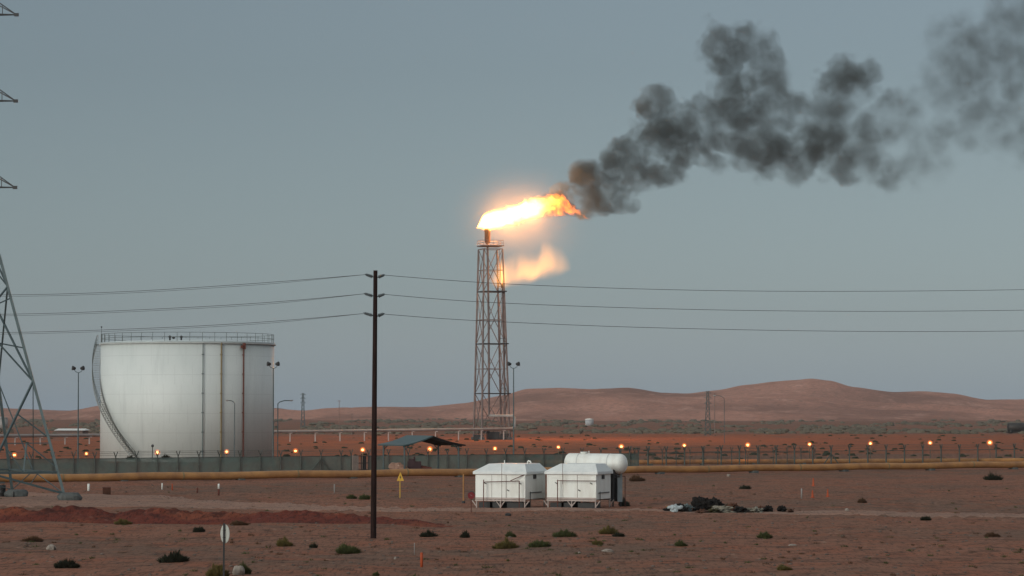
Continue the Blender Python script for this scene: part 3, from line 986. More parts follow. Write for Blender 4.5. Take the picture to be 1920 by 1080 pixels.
def flame_glow():
    # added volume that scatters the flame lights into a glow round the tip
    m, nt, o = newmat('glow_scatter')
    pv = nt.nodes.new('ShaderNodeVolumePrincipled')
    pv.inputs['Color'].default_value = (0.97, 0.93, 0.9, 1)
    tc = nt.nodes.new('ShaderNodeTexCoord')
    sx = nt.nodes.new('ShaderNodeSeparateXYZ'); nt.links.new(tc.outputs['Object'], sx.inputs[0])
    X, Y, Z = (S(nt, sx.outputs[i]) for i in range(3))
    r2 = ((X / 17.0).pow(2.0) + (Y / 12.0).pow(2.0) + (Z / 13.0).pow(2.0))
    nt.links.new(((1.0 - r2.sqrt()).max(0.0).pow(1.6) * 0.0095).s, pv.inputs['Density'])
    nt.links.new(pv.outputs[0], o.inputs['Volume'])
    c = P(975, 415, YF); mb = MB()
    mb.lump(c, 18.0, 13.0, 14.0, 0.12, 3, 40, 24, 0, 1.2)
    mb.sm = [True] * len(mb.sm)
    tag(mb.build('flame_glow', m, None, c), 'added thin warm glow volume around the flare flame', 'haze', None, 'stuff')
flame_glow()
def pilot_flame():
    # pale flame from the lower burner: left base (943,535), sheet to (1055, 470..520)
    base = P(942, 536, YF - 0.7)
    m, nt, o = newmat('pale_gas_fire')
    vec, u, v, w_ = vol_coords(nt, KM)
    a = warp(nt, vec, 0.22, 2.0)
    mp = nt.nodes.new('ShaderNodeMapping'); mp.inputs['Scale'].default_value = (1, 1, 0.4); nt.links.new(vec, mp.inputs['Vector'])
    streak = noise_tex(nt, mp.outputs[0], 0.24, 2, 0.5)
    uu = u + a[0] * 18.0
    vv = v + a[1] * 14.0
    t = uu.curve([(-35, 18), (-15, 44), (0, 56), (15, 64), (45, 74), (60, 66), (80, 92), (100, 84), (115, 70), (130, 45)], -35, 130, 0, 100)
    b = uu.curve([(-35, 4), (-15, -2), (0, -8), (15, -6), (45, 0), (80, 8), (115, 18), (130, 26)], -35, 130, -10, 100)
    hgt = ((vv - b) / (t - b).max(3.0))
    env = hgt.step(0.0, 0.30) * (1.0 - hgt.step(0.30, 1.0)) * (1.0 - (w_ / 22.0).abs().step(0.25, 1.0))
    fx = u.curve([(-35, 0.0), (-22, 0.12), (-2, 1.0), (20, 0.85), (50, 0.72), (80, 0.66), (100, 0.40), (118, 0.14), (130, 0.0)], -35, 130, 0, 1)
    e = env * fx * (streak.step(0.32, 0.66) * 0.85 + 0.15)
    root_hot = (1.0 - ((u / 8.0).pow(2.0) + ((v - 22.0) / 34.0).pow(2.0) + (w_ / 8.0).pow(2.0)).sqrt()).max(0.0)
    em = nt.nodes.new('ShaderNodeEmission'); em.inputs['Color'].default_value = (1.0, 0.39, 0.065, 1)
    nt.links.new((e * 0.66 + root_hot * 1.3).s, em.inputs['Strength'])
    nt.links.new(em.outputs[0], o.inputs['Volume'])
    st = [(u_, tt, bb, 22) for u_, tt, bb in ((-36, 26, 0), (-20, 52, -8), (0, 66, -14), (20, 76, -12), (50, 84, -8), (80, 104, 0), (110, 94, 10), (132, 66, 24))]
    hull('pilot_flame', 'pale see-through yellow flame drifting from the lower burner beside the flare tower', 'flame', st, KM, YF - 0.7, m, base.x, base.z)
pilot_flame()

def smoke():
    ox = P(1030, 424, YF)
    # stations in photo pixels: x, top row, bottom row
    S_ = [(1030, 346, 392), (1060, 334, 404), (1085, 318, 411), (1110, 308, 411), (1135, 300, 408), (1155, 266, 398), (1180, 236, 394), (1196, 196, 390), (1210, 176, 382), (1230, 168, 370), (1250, 178, 354), (1268, 202, 342), (1300, 194, 326),
          (1306, 100, 324), (1322, 40, 326), (1355, 32, 328), (1385, 42, 332), (1412, 54, 340), (1440, 76, 342), (1464, 104, 330), (1480, 158, 326), (1520, 168, 332), (1548, 152, 334), (1566, 104, 336), (1592, 112, 338), (1626, 110, 346),
          (1650, 122, 352), (1664, 168, 356), (1695, 182, 356), (1715, 120, 342), (1740, 80, 322), (1762, 40, 306), (1795, 30, 294), (1830, 8, 286), (1870, -20, 292), (1920, -50, 300), (2000, -80, 300), (2100, -90, 290)]
    top = [(x - 1030, 424 - t) for x, t, b in S_]; bot = [(x - 1030, 424 - b) for x, t, b in S_]
    x0, x1 = 0.0, 1070.0
    m, nt, o = newmat('black_smoke')
    vec, u, v, w_ = vol_coords(nt, KM)
    a = warp(nt, vec, 0.085, 3.0); a2 = warp(nt, vec, 0.30, 2.0)
    uu = u + a[0] * 18.0 + a2[0] * 9.0; vv = v + a[1] * 18.0 + a2[1] * 9.0; ww = w_ + a[2] * 18.0 + a2[2] * 9.0
    pvec = comb(nt, uu, ww, vv)
    # rounded puffs along the plume: centre and radii, last number thins the puff
    puffs = [(1052, 356, 24, 16, .1), (1080, 374, 24, 24, 0), (1098, 392, 26, 18, 0), (1106, 336, 32, 30, 0), (1126, 380, 36, 24, .12), (1150, 352, 30, 26, 0), (1178, 386, 24, 13, .25),
             (1164, 288, 38, 30, 0), (1196, 318, 40, 34, .05), (1234, 250, 48, 40, 0), (1224, 196, 38, 33, .08), (1284, 264, 42, 46, 0), (1294, 216, 32, 26, .05), (1226, 330, 54, 22, .22), (1332, 306, 40, 20, .2),
             (1364, 78, 42, 40, .06), (1408, 82, 42, 36, .10), (1440, 128, 40, 48, .06), (1368, 130, 36, 40, .16), (1384, 184, 42, 40, 0), (1432, 196, 46, 44, .08), (1338, 214, 44, 36, .02), (1392, 250, 56, 46, .03), (1440, 282, 48, 38, 0),
             (1506, 208, 50, 40, .18), (1546, 266, 54, 42, 0), (1600, 150, 44, 40, 0), (1572, 190, 46, 42, .06), (1630, 136, 26, 24, .05), (1574, 118, 22, 18, .05), (1496, 304, 58, 36, .2), (1596, 300, 72, 46, .16), (1652, 246, 60, 52, .2), (1672, 318, 62, 38, .14), (1736, 306, 56, 36, .22),
             (1812, 112, 62, 78, .05), (1852, 212, 62, 62, .10), (1796, 244, 56, 42, .18), (1902, 118, 66, 112, .16), (1960, 40, 110, 90, .10), (1970, 250, 100, 60, .16), (1740, 256, 56, 46, .16), (1700, 206, 54, 56, .26), (1764, 180, 44, 60, .24)]
    rp = random.Random(4); q = None
    for (cx, cyy, rx, ry, thin) in puffs:
        rw = (rx + ry) * 0.5; oy = rp.uniform(-0.35, 0.35) * rw
        mp = nt.nodes.new('ShaderNodeMapping'); mp.vector_type = 'TEXTURE'
        mp.inputs['Location'].default_value = (cx - 1030, oy, 424 - cyy); mp.inputs['Scale'].default_value = (rx, rw, ry)
        nt.links.new(pvec, mp.inputs['Vector'])
        ln = nt.nodes.new('ShaderNodeVectorMath'); ln.operation = 'LENGTH'; nt.links.new(mp.outputs[0], ln.inputs[0])
        d = S(nt, ln.outputs['Value'])
        if thin: d = d + thin
        q = d if q is None else q.min(d)
    soft = uu.curve([(0, 0.20), (250, 0.24), (500, 0.34), (650, 0.50), (1070, 0.75)], x0, x1, 0, 1)
    wv = comb(nt, uu * KM, vv * KM, ww * KM)
    v1 = voro(nt, wv, 0.19); v2 = voro(nt, wv, 0.55)
    bill = v1 * 0.95 + v2 * 0.48
    big = noise_tex(nt, vec, 0.085, 2, 0.5)
    body = ((2.06 - q - bill + (big - 0.5) * 0.7) / soft).clamp()
    lumps = noise_tex(nt, wv, 0.24, 5, 0.68)
    D = uu.curve([(0, 0.4), (30, 1.0), (60, 1.0), (130, 0.85), (260, 0.60), (400, 0.50), (520, 0.46), (600, 0.36), (660, 0.26), (710, 0.19), (760, 0.20), (860, 0.21), (1070, 0.18)], x0, x1, 0, 1)
    dens = body * D * (lumps.step(0.38, 0.64) * 0.85 + (1.0 - v1 * 1.2).clamp() * 0.28)
    # darker knots seen inside the plume
    for (kx, ky, rx, ry, amp) in ((1440, 282, 46, 34, 0.7), (1272, 258, 42, 40, 0.5), (1540, 268, 44, 34, 0.6), (1385, 180, 36, 40, 0.45), (1605, 142, 46, 36, 0.65), (1365, 90, 36, 40, 0.25), (1110, 345, 34, 30, 0.7), (1830, 130, 60, 80, 0.12)):
        g = (((uu - (kx - 1030)) / rx).pow(2.0) + ((vv - (424 - ky)) / ry).pow(2.0) + (ww / 40.0).pow(2.0))
        dens = dens + (g * -1.0).exp() * (lumps.step(0.30, 0.62)) * body.step(0.0, 0.5) * amp
    pv = nt.nodes.new('ShaderNodeVolumePrincipled')
    pv.inputs['Color'].default_value = (0.17, 0.19, 0.18, 1)
    pv.inputs['Anisotropy'].default_value = 0.1
    nt.links.new((dens * 0.40).s, pv.inputs['Density'])
    nt.links.new(pv.outputs[0], o.inputs['Volume'])
    st = []
    for (x, tr, br) in S_:
        w1 = 22 + (x - 1030) * 0.12; w1 = min(w1, 105)
        ex = 16 + min(34, (x - 1030) * 0.15)
        st.append((x - 1030, 424 - tr + ex, 424 - br - ex, w1 + ex))
    st.insert(0, (-14, 60, 20, 12))
    hull('smoke_plume', 'black smoke plume billowing away from the tip of the flare flame', 'smoke plume', st, KM, YF, m, ox.x, ox.z)
smoke()

# ------------------------------------------------------------------ fences
def fence_path(px):                        # ground line of the perimeter fence
    t = (px - 0) / 1920.0
    Y = 236 + 55 * t
    return Vector(((px - 960) / FPX * Y, Y, 0))
def mesh_mat(name, col, alpha):
    m, nt, o = newmat(name)
    b = nt.nodes.new('ShaderNodeBsdfPrincipled'); b.inputs['Roughness'].default_value = 0.8
    tr = nt.nodes.new('ShaderNodeBsdfTransparent'); mx = nt.nodes.new('ShaderNodeMixShader')
    tc = nt.nodes.new('ShaderNodeTexCoord')
    n = noise_tex(nt, tc.outputs['Object'], 0.6, 4, 0.6)
    nt.links.new(mixc(nt, n.step(0.4, 0.65), col, tuple(c * 0.75 for c in col)).s, b.inputs['Base Color'])
    nt.links.new((noise_tex(nt, tc.outputs['Object'], 1.4, 3).step(0.2, 0.8) * 0.25 + (alpha - 0.12)).s, mx.inputs[0])
    nt.links.new(tr.outputs[0], mx.inputs[1]); nt.links.new(b.outputs[0], mx.inputs[2])
    nt.links.new(mx.outputs[0], o.inputs['Surface'])
    return m
M_SCREEN = mesh_mat('fence_screen_mesh', (0.125, 0.175, 0.155), 0.82)
M_OPEN = mesh_mat('open_chain_link', (0.09, 0.10, 0.09), 0.16)
def y_post(mb, p, h, d, r=0.06):
    mb.bar(p - Vector((0, 0, 0.2)), p + Vector((0, 0, h)), r, None, 6)
    n = Vector((-d.y, d.x, 0))
    for s in (-1, 1):
        mb.bar(p + Vector((0, 0, h - 0.03)), p + Vector((0, 0, h + 0.48)) + d * (0.30 * s) + n * (0.22 * s), r * 0.75, None, 5)
def fence(name, label, pxs, off, h, panel_mat, panel_h, brace=(), inner=False, rpost=0.06):
    pts = [fence_path(px) + Vector((0, off, 0)) for px in pxs]
    for p in pts: p.z = gz(p.x, p.y)
    d = (pts[-1] - pts[0]); d.z = 0; d.normalize()
    root = empty(name, pts[0], label, 'fence')
    for i, p in enumerate(pts):
        mb = MB(); y_post(mb, p, h * (1 + 0.04 * mnoise.noise(Vector((i * 3.3, off, 0)))), d, rpost)
        if i in brace:
            for s in (-1, 1): mb.bar(p + Vector((0, -0.05, h * 0.75)), p + d * (1.1 * s) + Vector((0, -0.1, 0)), 0.06, None, 5)
        mb.build('fence_post', M_GREENPOST, root)
    nrm = Vector((-d.y, d.x, 0)) * 0.01
    mb = MB()
    for a, b in zip(pts[:-1], pts[1:]):
        a1 = a + nrm * 8; b1 = b + nrm * 8
        q = [a1 - Vector((0, 0, 0.1)), b1 - Vector((0, 0, 0.1)), b1 + Vector((0, 0, panel_h)), a1 + Vector((0, 0, panel_h))]
        mb.add(q, [(0, 1, 2, 3)])
    mb.build('mesh_panel', panel_mat, root)
    mb = MB()
    mb.tube([p + Vector((0, 0, panel_h)) + nrm * 8 for p in pts], 0.03, 4)
    mb.build('top_rail', M_GREENPOST, root)
    mb = MB()
    for s in (-1, 1):
        for t in (0.35, 0.7, 1.0):
            mb.tube([p + Vector((0, 0, h - 0.03 + 0.5 * t)) + Vector((-d.y, d.x, 0)) * (0.22 * s * t) + d * (0.30 * s * t) for p in pts], 0.012, 3)
    mb.build('barbed_wire', M_GREENPOST, root)
px1 = []; px = -60.0
while px < 655: px1.append(px); px += 40 - px * 0.004
px1.append(659)
fence('perimeter_fence', 'dense green mesh fence with forked barbed wire posts in front of the big white tank', px1, 0, 1.62, M_SCREEN, 1.48, brace=(17,))
px2 = [692.0]; px = 692.0
while px < 1165: px += 37 - (px - 692) * 0.004; px2.append(px)
fence('perimeter_fence', 'dense green mesh fence running behind the canopy and the white cabins', px2, 0, 1.62, M_SCREEN, 1.48)
px3 = [1180.0]; px = 1180.0
while px < 2010: px += 34.3; px3.append(px)
fence('perimeter_fence', 'open wire fence of forked posts in front of the thinner yellow pipeline', px3, 0, 1.72, M_OPEN, 1.6, brace=(11,), rpost=0.085)
px4 = [1168.0]; px = 1168.0
while px < 1530: px += 26.5; px4.append(px)
fence('inner_fence', 'second row of thin forked fence posts close behind the open wire fence', px4, 6.0, 1.5, M_OPEN, 1.4, rpost=0.05)

# gateway in the screened fence
def gateway():
    p = fence_path(660); q = fence_path(692)
    root = empty('fence_gate', p, 'narrow fence gate with pale concrete pier just left of the wooden pole', 'gate')
    d = (q - p).normalized()
    mb = MB(); mb.box(p + d * 0.32 + Vector((0, 0, 0.72)), 0.62, 0.4, 1.6, d); mb.build('gate_pier', mat('pale_render', (0.27, 0.22, 0.19), (0.2, 0.16, 0.14), 0.9), root)
    mb = MB()
    a, b = p + d * 0.66, q - d * 0.05
    for x in (a, a.lerp(b, 0.33), a.lerp(b, 0.66), b): mb.bar(x, x + Vector((0, 0, 1.5)), 0.05, None, 5)
    for z in (0.15, 0.8, 1.48): mb.bar(a + Vector((0, 0, z)), b + Vector((0, 0, z)), 0.04, None, 5)
    mb.box(a.lerp(b, 0.62) + Vector((0, 0.04, 0.75)), 0.35, 0.05, 1.4, d)
    mb.build('gate_leaf', M_BLACK, root)
gateway()

# ------------------------------------------------------------------ perimeter lamps
LAMPS = [(27, 853), (162, 850.5), (295, 848.5), (425, 847), (554, 845.5), (680, 843.5), (806, 842), (928, 841), (1047, 838.5), (1165, 837.5), (1283, 835.5), (1402, 834.5), (1518, 833), (1632, 831.5), (1744, 830.5), (1856, 830)]
LLAB = ['lit orange lamp on a low post seen through the pylon legs', 'lit orange lamp on a low post between the pylon and the white tank',
        'lit orange lamp in front of the big tank beside the stair foot', 'lit orange lamp in front of the olive pipe on the big tank',
        'lit orange lamp just right of the big tank', 'lit orange lamp immediately left of the wooden pole',
        'lit orange lamp under the canopy roof', 'lit orange lamp in front of the flare tower foot',
        'lit orange lamp above the gap between the white cabins', 'lit orange lamp above the right end of the white fuel tank',
        'lit orange lamp first to the right of the white fuel tank', 'lit orange lamp above the rubbish heap, second right of the fuel tank',
        'lit orange lamp above the three orange cones, under the highest hilltop', 'lit orange lamp fourth from the right edge of the photo along the open fence',
        'lit orange lamp next to last at the right end of the open fence', 'lit orange lamp last in the row above the dark domed bush']
def glow_mat():  # emissive volume that imitates the glare halo round each bulb
    m, nt, o = newmat('lamp_halo_volume')
    tc = nt.nodes.new('ShaderNodeTexCoord')
    e = nt.nodes.new('ShaderNodeEmission'); e.inputs['Color'].default_value = (1.0, 0.20, 0.03, 1); e.inputs['Strength'].default_value = 1.5
    nt.links.new(e.outputs[0], o.inputs['Volume'])
    return m
M_HALO = glow_mat(); M_BULB = emit('sodium_bulb', (1.0, 0.50, 0.16), 5.0)
def lamp(px, py, label):
    f = fence_path(px); Y = f.y + 8.0
    b = P(px, py, Y); g = Vector((b.x, b.y, gz(b.x, b.y)))
    root = empty('perimeter_lamp', g, label, 'lamp', 'perimeter lamps along the fence')
    hd = b
    rv = random.Random(int(px)); vs_ = rv.uniform(0.85, 1.15)
    k = Y / FPX
    mb = MB(); mb.bar((b.x, b.y, g.z - 0.2), (b.x, b.y, hd.z - 0.2), 0.05, 0.04, 6); mb.build('post', M_GREENPOST, root)
    mb = MB(); mb.lathe((b.x, b.y, hd.z - 0.30), [(0.05, 0), (0.13, 0.05), (0.13, 0.12), (0.05, 0.14)], 10); mb.build('lamp_base', M_DARKSTEEL, root)
    r = 4.6 * k * 0.78 * vs_
    prof = [(r * math.sin(math.pi * i / 10) + 1e-4, -r * math.cos(math.pi * i / 10)) for i in range(11)]
    mb = MB(); mb.lathe(hd, [(a * 0.62, z * 0.56) for a, z in prof], 12); bo = mb.build('bulb', M_BULB, root)
    mb = MB(); mb.lathe(hd, [(a * 1.5, z * 1.5) for a, z in prof], 14); mb.build('glow_halo', M_HALO, root)
    L = bpy.data.lights.new('lamp_light', 'POINT'); L.energy = 70.0 * vs_ ** 3; L.color = (1.0, 0.36, 0.10); L.shadow_soft_size = 0.12
    lo = bpy.data.objects.new('lamp_light', L); C.objects.link(lo); lo.location = (b.x, b.y - 0.5, hd.z + 0.1)
for (px, py), lb in zip(LAMPS, LLAB): lamp(px, py, lb)

# ------------------------------------------------------------------ floodlight masts and street lamps
def flood_mast(px, ytop, Y, label):
    b = P(px, HOR, Y); g = Vector((b.x, b.y, gz(b.x, b.y))); t = P(px, ytop + 10, Y)
    root = empty('floodlight_mast', g, label, 'floodlight', 'twin floodlight masts')
    mb = MB(); mb.bar((g.x, g.y, -0.2), t, 0.085, 0.05, 8); mb.build('mast', M_STEEL, root)
    mb = MB(); k = Y / FPX
    pts = [t + Vector((s * k, 0, z * k)) for s, z in ((-8, 6), (-6, 2), (-2, -0.5), (2, -0.5), (6, 2), (8, 6))]
    mb.tube(pts, 0.035, 6); mb.build('bracket', M_STEEL, root)
    for s in (-1, 1):
        mb = MB(); c = t + Vector((s * 7.5 * k, -0.05, 8.0 * k))
        mb.lathe(c - Vector((s * 0.16, 0.1, 0.05)), [(0.10, 0), (0.16, 0.1), (0.22, 0.30), (0.24, 0.36), (0.22, 0.37)], 12, True, (s * 0.9, -0.4, 0.12))
        mb.build('floodlight_head', M_DARKSTEEL, root)
flood_mast(147, 688, 271, 'slim mast with twin floodlights between the pylon and the white tank')
flood_mast(512.5, 680, 269, 'slim mast with twin floodlights against the right edge of the white tank')
flood_mast(963, 680, 283, 'slim mast with twin floodlights just right of the flare tower')
def street_lamp(px, ytop, Y, arm, label, h=0.0, th=0.07):
    b = P(px, HOR, Y); t = P(px, ytop + 6, Y); k = Y / FPX
    root = empty('street_lamp', (b.x, b.y, 0), label, 'street lamp')
    mb = MB()
    mb.tube([(b.x, b.y, -0.2), t, t + Vector((arm * 0.15 * k, 0, 3.5 * k)), t + Vector((arm * 0.5 * k, 0, 6 * k)), t + Vector((arm * k, 0, 6 * k))], th, 6)
    mb.build('lamp_post', M_STEEL, root)
    e = t + Vector((arm * k, 0, 6 * k))
    mb = MB(); mb.lump(e, 3.2 * k, 0.2, 1.4 * k, 0.1, 3, 10, 6); mb.build('lamp_head', M_PIPEGREY, root)
street_lamp(521, 751, 340, 25, 'unlit street lamp with curved arm just right of the white tank')
street_lamp(440, 751, 290, -14, 'small unlit lamp post with short arm in front of the white tank', th=0.05)
street_lamp(1358, 742, 480, -18, 'tall unlit street lamp beside the far pylon on the hill slope', th=0.05)
def small_cctv():
    b = P(286, HOR, 285); t = P(286, 836, 285)
    root = empty('camera_post', (b.x, b.y, 0), 'short thin post with a small round head at the tank stair foot', 'post')
    mb = MB(); mb.bar((b.x, b.y, -0.1), t, 0.05, None, 6); mb.build('post', M_DARKSTEEL, root)
    mb = MB(); mb.lump(t, 0.16, 0.16, 0.16, 0.05, 2, 10, 6); mb.build('post_head', M_DARKSTEEL, root)
small_cctv()

# far pylons and poles
def far_pylon(px, ytop, ybase_Y, wpx, label):
    Y = ybase_Y; k = Y / FPX
    b = P(px, HOR, Y); zt = P(px, ytop, Y).z
    root = empty('far_pylon', (b.x, b.y, 0), label, 'pylon')
    mb = MB(); w0, w1 = wpx * k / 2, wpx * k * 0.14
    n = 9; th = max(0.07, 0.55 * k)
    def cn(i, j, t):
        w_ = w0 + (w1 - w0) * min(1, t / 0.85)
        return Vector((b.x + i * w_, b.y + j * w_, zt * t))
    for i in (-1, 1):
        for j in (-1, 1): mb.bar(cn(i, j, 0), cn(i, j, 1), th, None, 4)
    for s in range(n):
        ta, tb = 1 - (1 - s / n) ** 1.15, 1 - (1 - (s + 1) / n) ** 1.15
        for (i, j), (i2, j2) in (((-1, -1), (1, -1)), ((1, -1), (1, 1)), ((1, 1), (-1, 1)), ((-1, 1), (-1, -1))):
            mb.bar(cn(i, j, ta), cn(i2, j2, tb), th * 0.7, None, 4); mb.bar(cn(i2, j2, ta), cn(i, j, tb), th * 0.7, None, 4)
    mb.build('lattice_body', M_STEEL, root)
    for t in (0.72, 0.84, 0.95):
        a = MB()
        for s in (-1, 1):
            tip = Vector((b.x + s * wpx * k * 0.62, b.y, zt * t))
            a.bar(cn(s, -1, t), tip, th * 0.8, None, 4); a.bar(cn(s, -1, min(1, t + 0.05)), tip, th * 0.8, None, 4)
        a.build('cross_arm', M_STEEL, root)
far_pylon(568, 737, 900, 8, 'tiny distant pylon on the skyline right of the white tank')
far_pylon(1327, 733, 640, 11, 'distant lattice pylon against the hills right of the fuel tank')
def far_pole(px, ytop, Y, label):
    b = P(px, HOR, Y); t = P(px, ytop, Y); k = Y / FPX
    root = empty('far_pole', (b.x, b.y, 0), label, 'pole')
    mb = MB(); mb.bar((b.x, b.y, -0.2), t, 0.8 * k, 0.5 * k, 6); mb.build('pole_shaft', M_TOWER, root)
    mb = MB(); mb.bar(t + Vector((-4 * k, 0, -2 * k)), t + Vector((4 * k, 0, -2 * k)), 0.4 * k, None, 4); mb.build('cross_arm', M_TOWER, root)
far_pole(636, 750, 620, 'thin distant pole on the skyline between tank and wooden pole')
far_pole(1340, 737, 700, 'thin distant pole standing close by the far lattice pylon')
far_pole(660, 775, 640, 'short thin pole on the plain left of the wooden pole')

# ------------------------------------------------------------------ canopy
def canopy():
    Y = 247.0; k = Y / FPX
    def at(px, py, dy=0): return P(px, py, Y + dy)
    al = math.radians(26)
    e = Vector((math.sin(al), -math.cos(al), 0)); s = Vector((math.cos(al), math.sin(al), 0))
    base = at(708, 832, 2.0)
    L = 53 * k / math.sin(al); W = 116 * k / math.cos(al) * 0.985
    z_e = base.z - 0.05; rise = 0.84
    A = Vector((base.x, base.y, z_e)); B = A + e * L; D = A + s * W; Cc = B + s * W
    R1 = A + s * (W * 0.47) + Vector((0, 0, rise)); R2 = R1 + e * L
    root = empty('shade_canopy', ((A.x + Cc.x) / 2, (A.y + Cc.y) / 2, 0), 'open sided canopy with shallow dark teal gable roof right of the wooden pole', 'canopy')
    def sheet(a, b, c, d, th, mt, nm, curve):
        mb = MB(); n = 10; vs = []
        for i in range(n + 1):
            t = i / n
            sag = -curve * math.sin(math.pi * t)
            p = a.lerp(d, t) + Vector((0, 0, sag)); q = b.lerp(c, t) + Vector((0, 0, sag))
            vs += [p, q, p - Vector((0, 0, th)), q - Vector((0, 0, th))]
        fs = []
        for i in range(n):
            o = i * 4; p = o + 4
            fs += [(o, o + 1, p + 1, p), (o + 2, p + 2, p + 3, o + 3), (o, p, p + 2, o + 2), (o + 1, o + 3, p + 3, p + 1)]
        fs += [(0, 2, 3, 1), (n * 4, n * 4 + 1, n * 4 + 3, n * 4 + 2)]
        mb.add(vs, fs); return mb.build(nm, mt, root)
    sheet(R1, R2, B, A, 0.12, M_ROOF, 'roof_slope', 0.10)
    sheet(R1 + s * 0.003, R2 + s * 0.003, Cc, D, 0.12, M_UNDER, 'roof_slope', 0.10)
    for (p, q, t) in ((A, B, 0.14), (A, B, 0.95), (D, Cc, 0.14), (D, Cc, 0.90)):
        x = p.lerp(q, t); ins = s * (0.25 if p is A else -0.45)
        x = x + ins
        mb = MB(); mb.bar((x.x, x.y, -0.2), (x.x, x.y, z_e + 0.05), 0.085, None, 8)
        mb.bar((x.x, x.y, z_e - 0.5), Vector((x.x, x.y, z_e + 0.12)) + s * (0.6 if p is A else -0.6), 0.05, None, 5)
        mb.build('post', M_STEEL, root)
    for t in (0.14, 0.92):
        mb = MB(); p = A.lerp(B, t) + s * 0.2; q = D.lerp(Cc, t) - s * 0.2; r = R1.lerp(R2, t)
        mb.bar(p - Vector((0, 0, 0.18)), r - Vector((0, 0, 0.2)), 0.06, None, 5); mb.bar(q - Vector((0, 0, 0.18)), r - Vector((0, 0, 0.2)), 0.06, None, 5)
        mb.build('rafter', M_DARKSTEEL, root)
canopy()
# dark machine and pale drum parked behind the canopy posts
p = P(779, 880, 246); g = gz(p.x, p.y)
rt = empty('pump_set', (p.x, p.y, g), 'low dark red pump set sitting under the canopy', 'pump')
mb = MB(); mb.box((p.x - 0.1, p.y, g + 0.62), 1.25, 0.8, 1.0); mb.box((p.x - 0.35, p.y, g + 1.22), 0.55, 0.6, 0.24); mb.lathe((p.x - 0.1, p.y + 0.1, g + 1.1), [(0.09, 0), (0.09, 0.42), (0.06, 0.44)], 10); mb.build('engine_housing', mat('maroon_paint', (0.05, 0.018, 0.022), (0.03, 0.012, 0.014), 0.7), rt)
mb = MB(); mb.bar((p.x + 0.5, p.y, g + 0.55), (p.x + 1.5, p.y, g + 0.40), 0.22, 0.16, 10); mb.box((p.x + 0.3, p.y, g + 0.08), 2.8, 0.9, 0.14); mb.build('pump_body', M_RUST, rt)
p = P(748, 880, 245); g = gz(p.x, p.y)
mb = MB(); mb.lump((p.x, p.y, g + 0.15), 0.95, 0.6, 0.75, 0.55, 8, 18, 12); tag(mb.build('rubble_mound', M_TRACK, None, (p.x, p.y, g)), 'low pale mound of rubble between the two left canopy posts', 'mound')

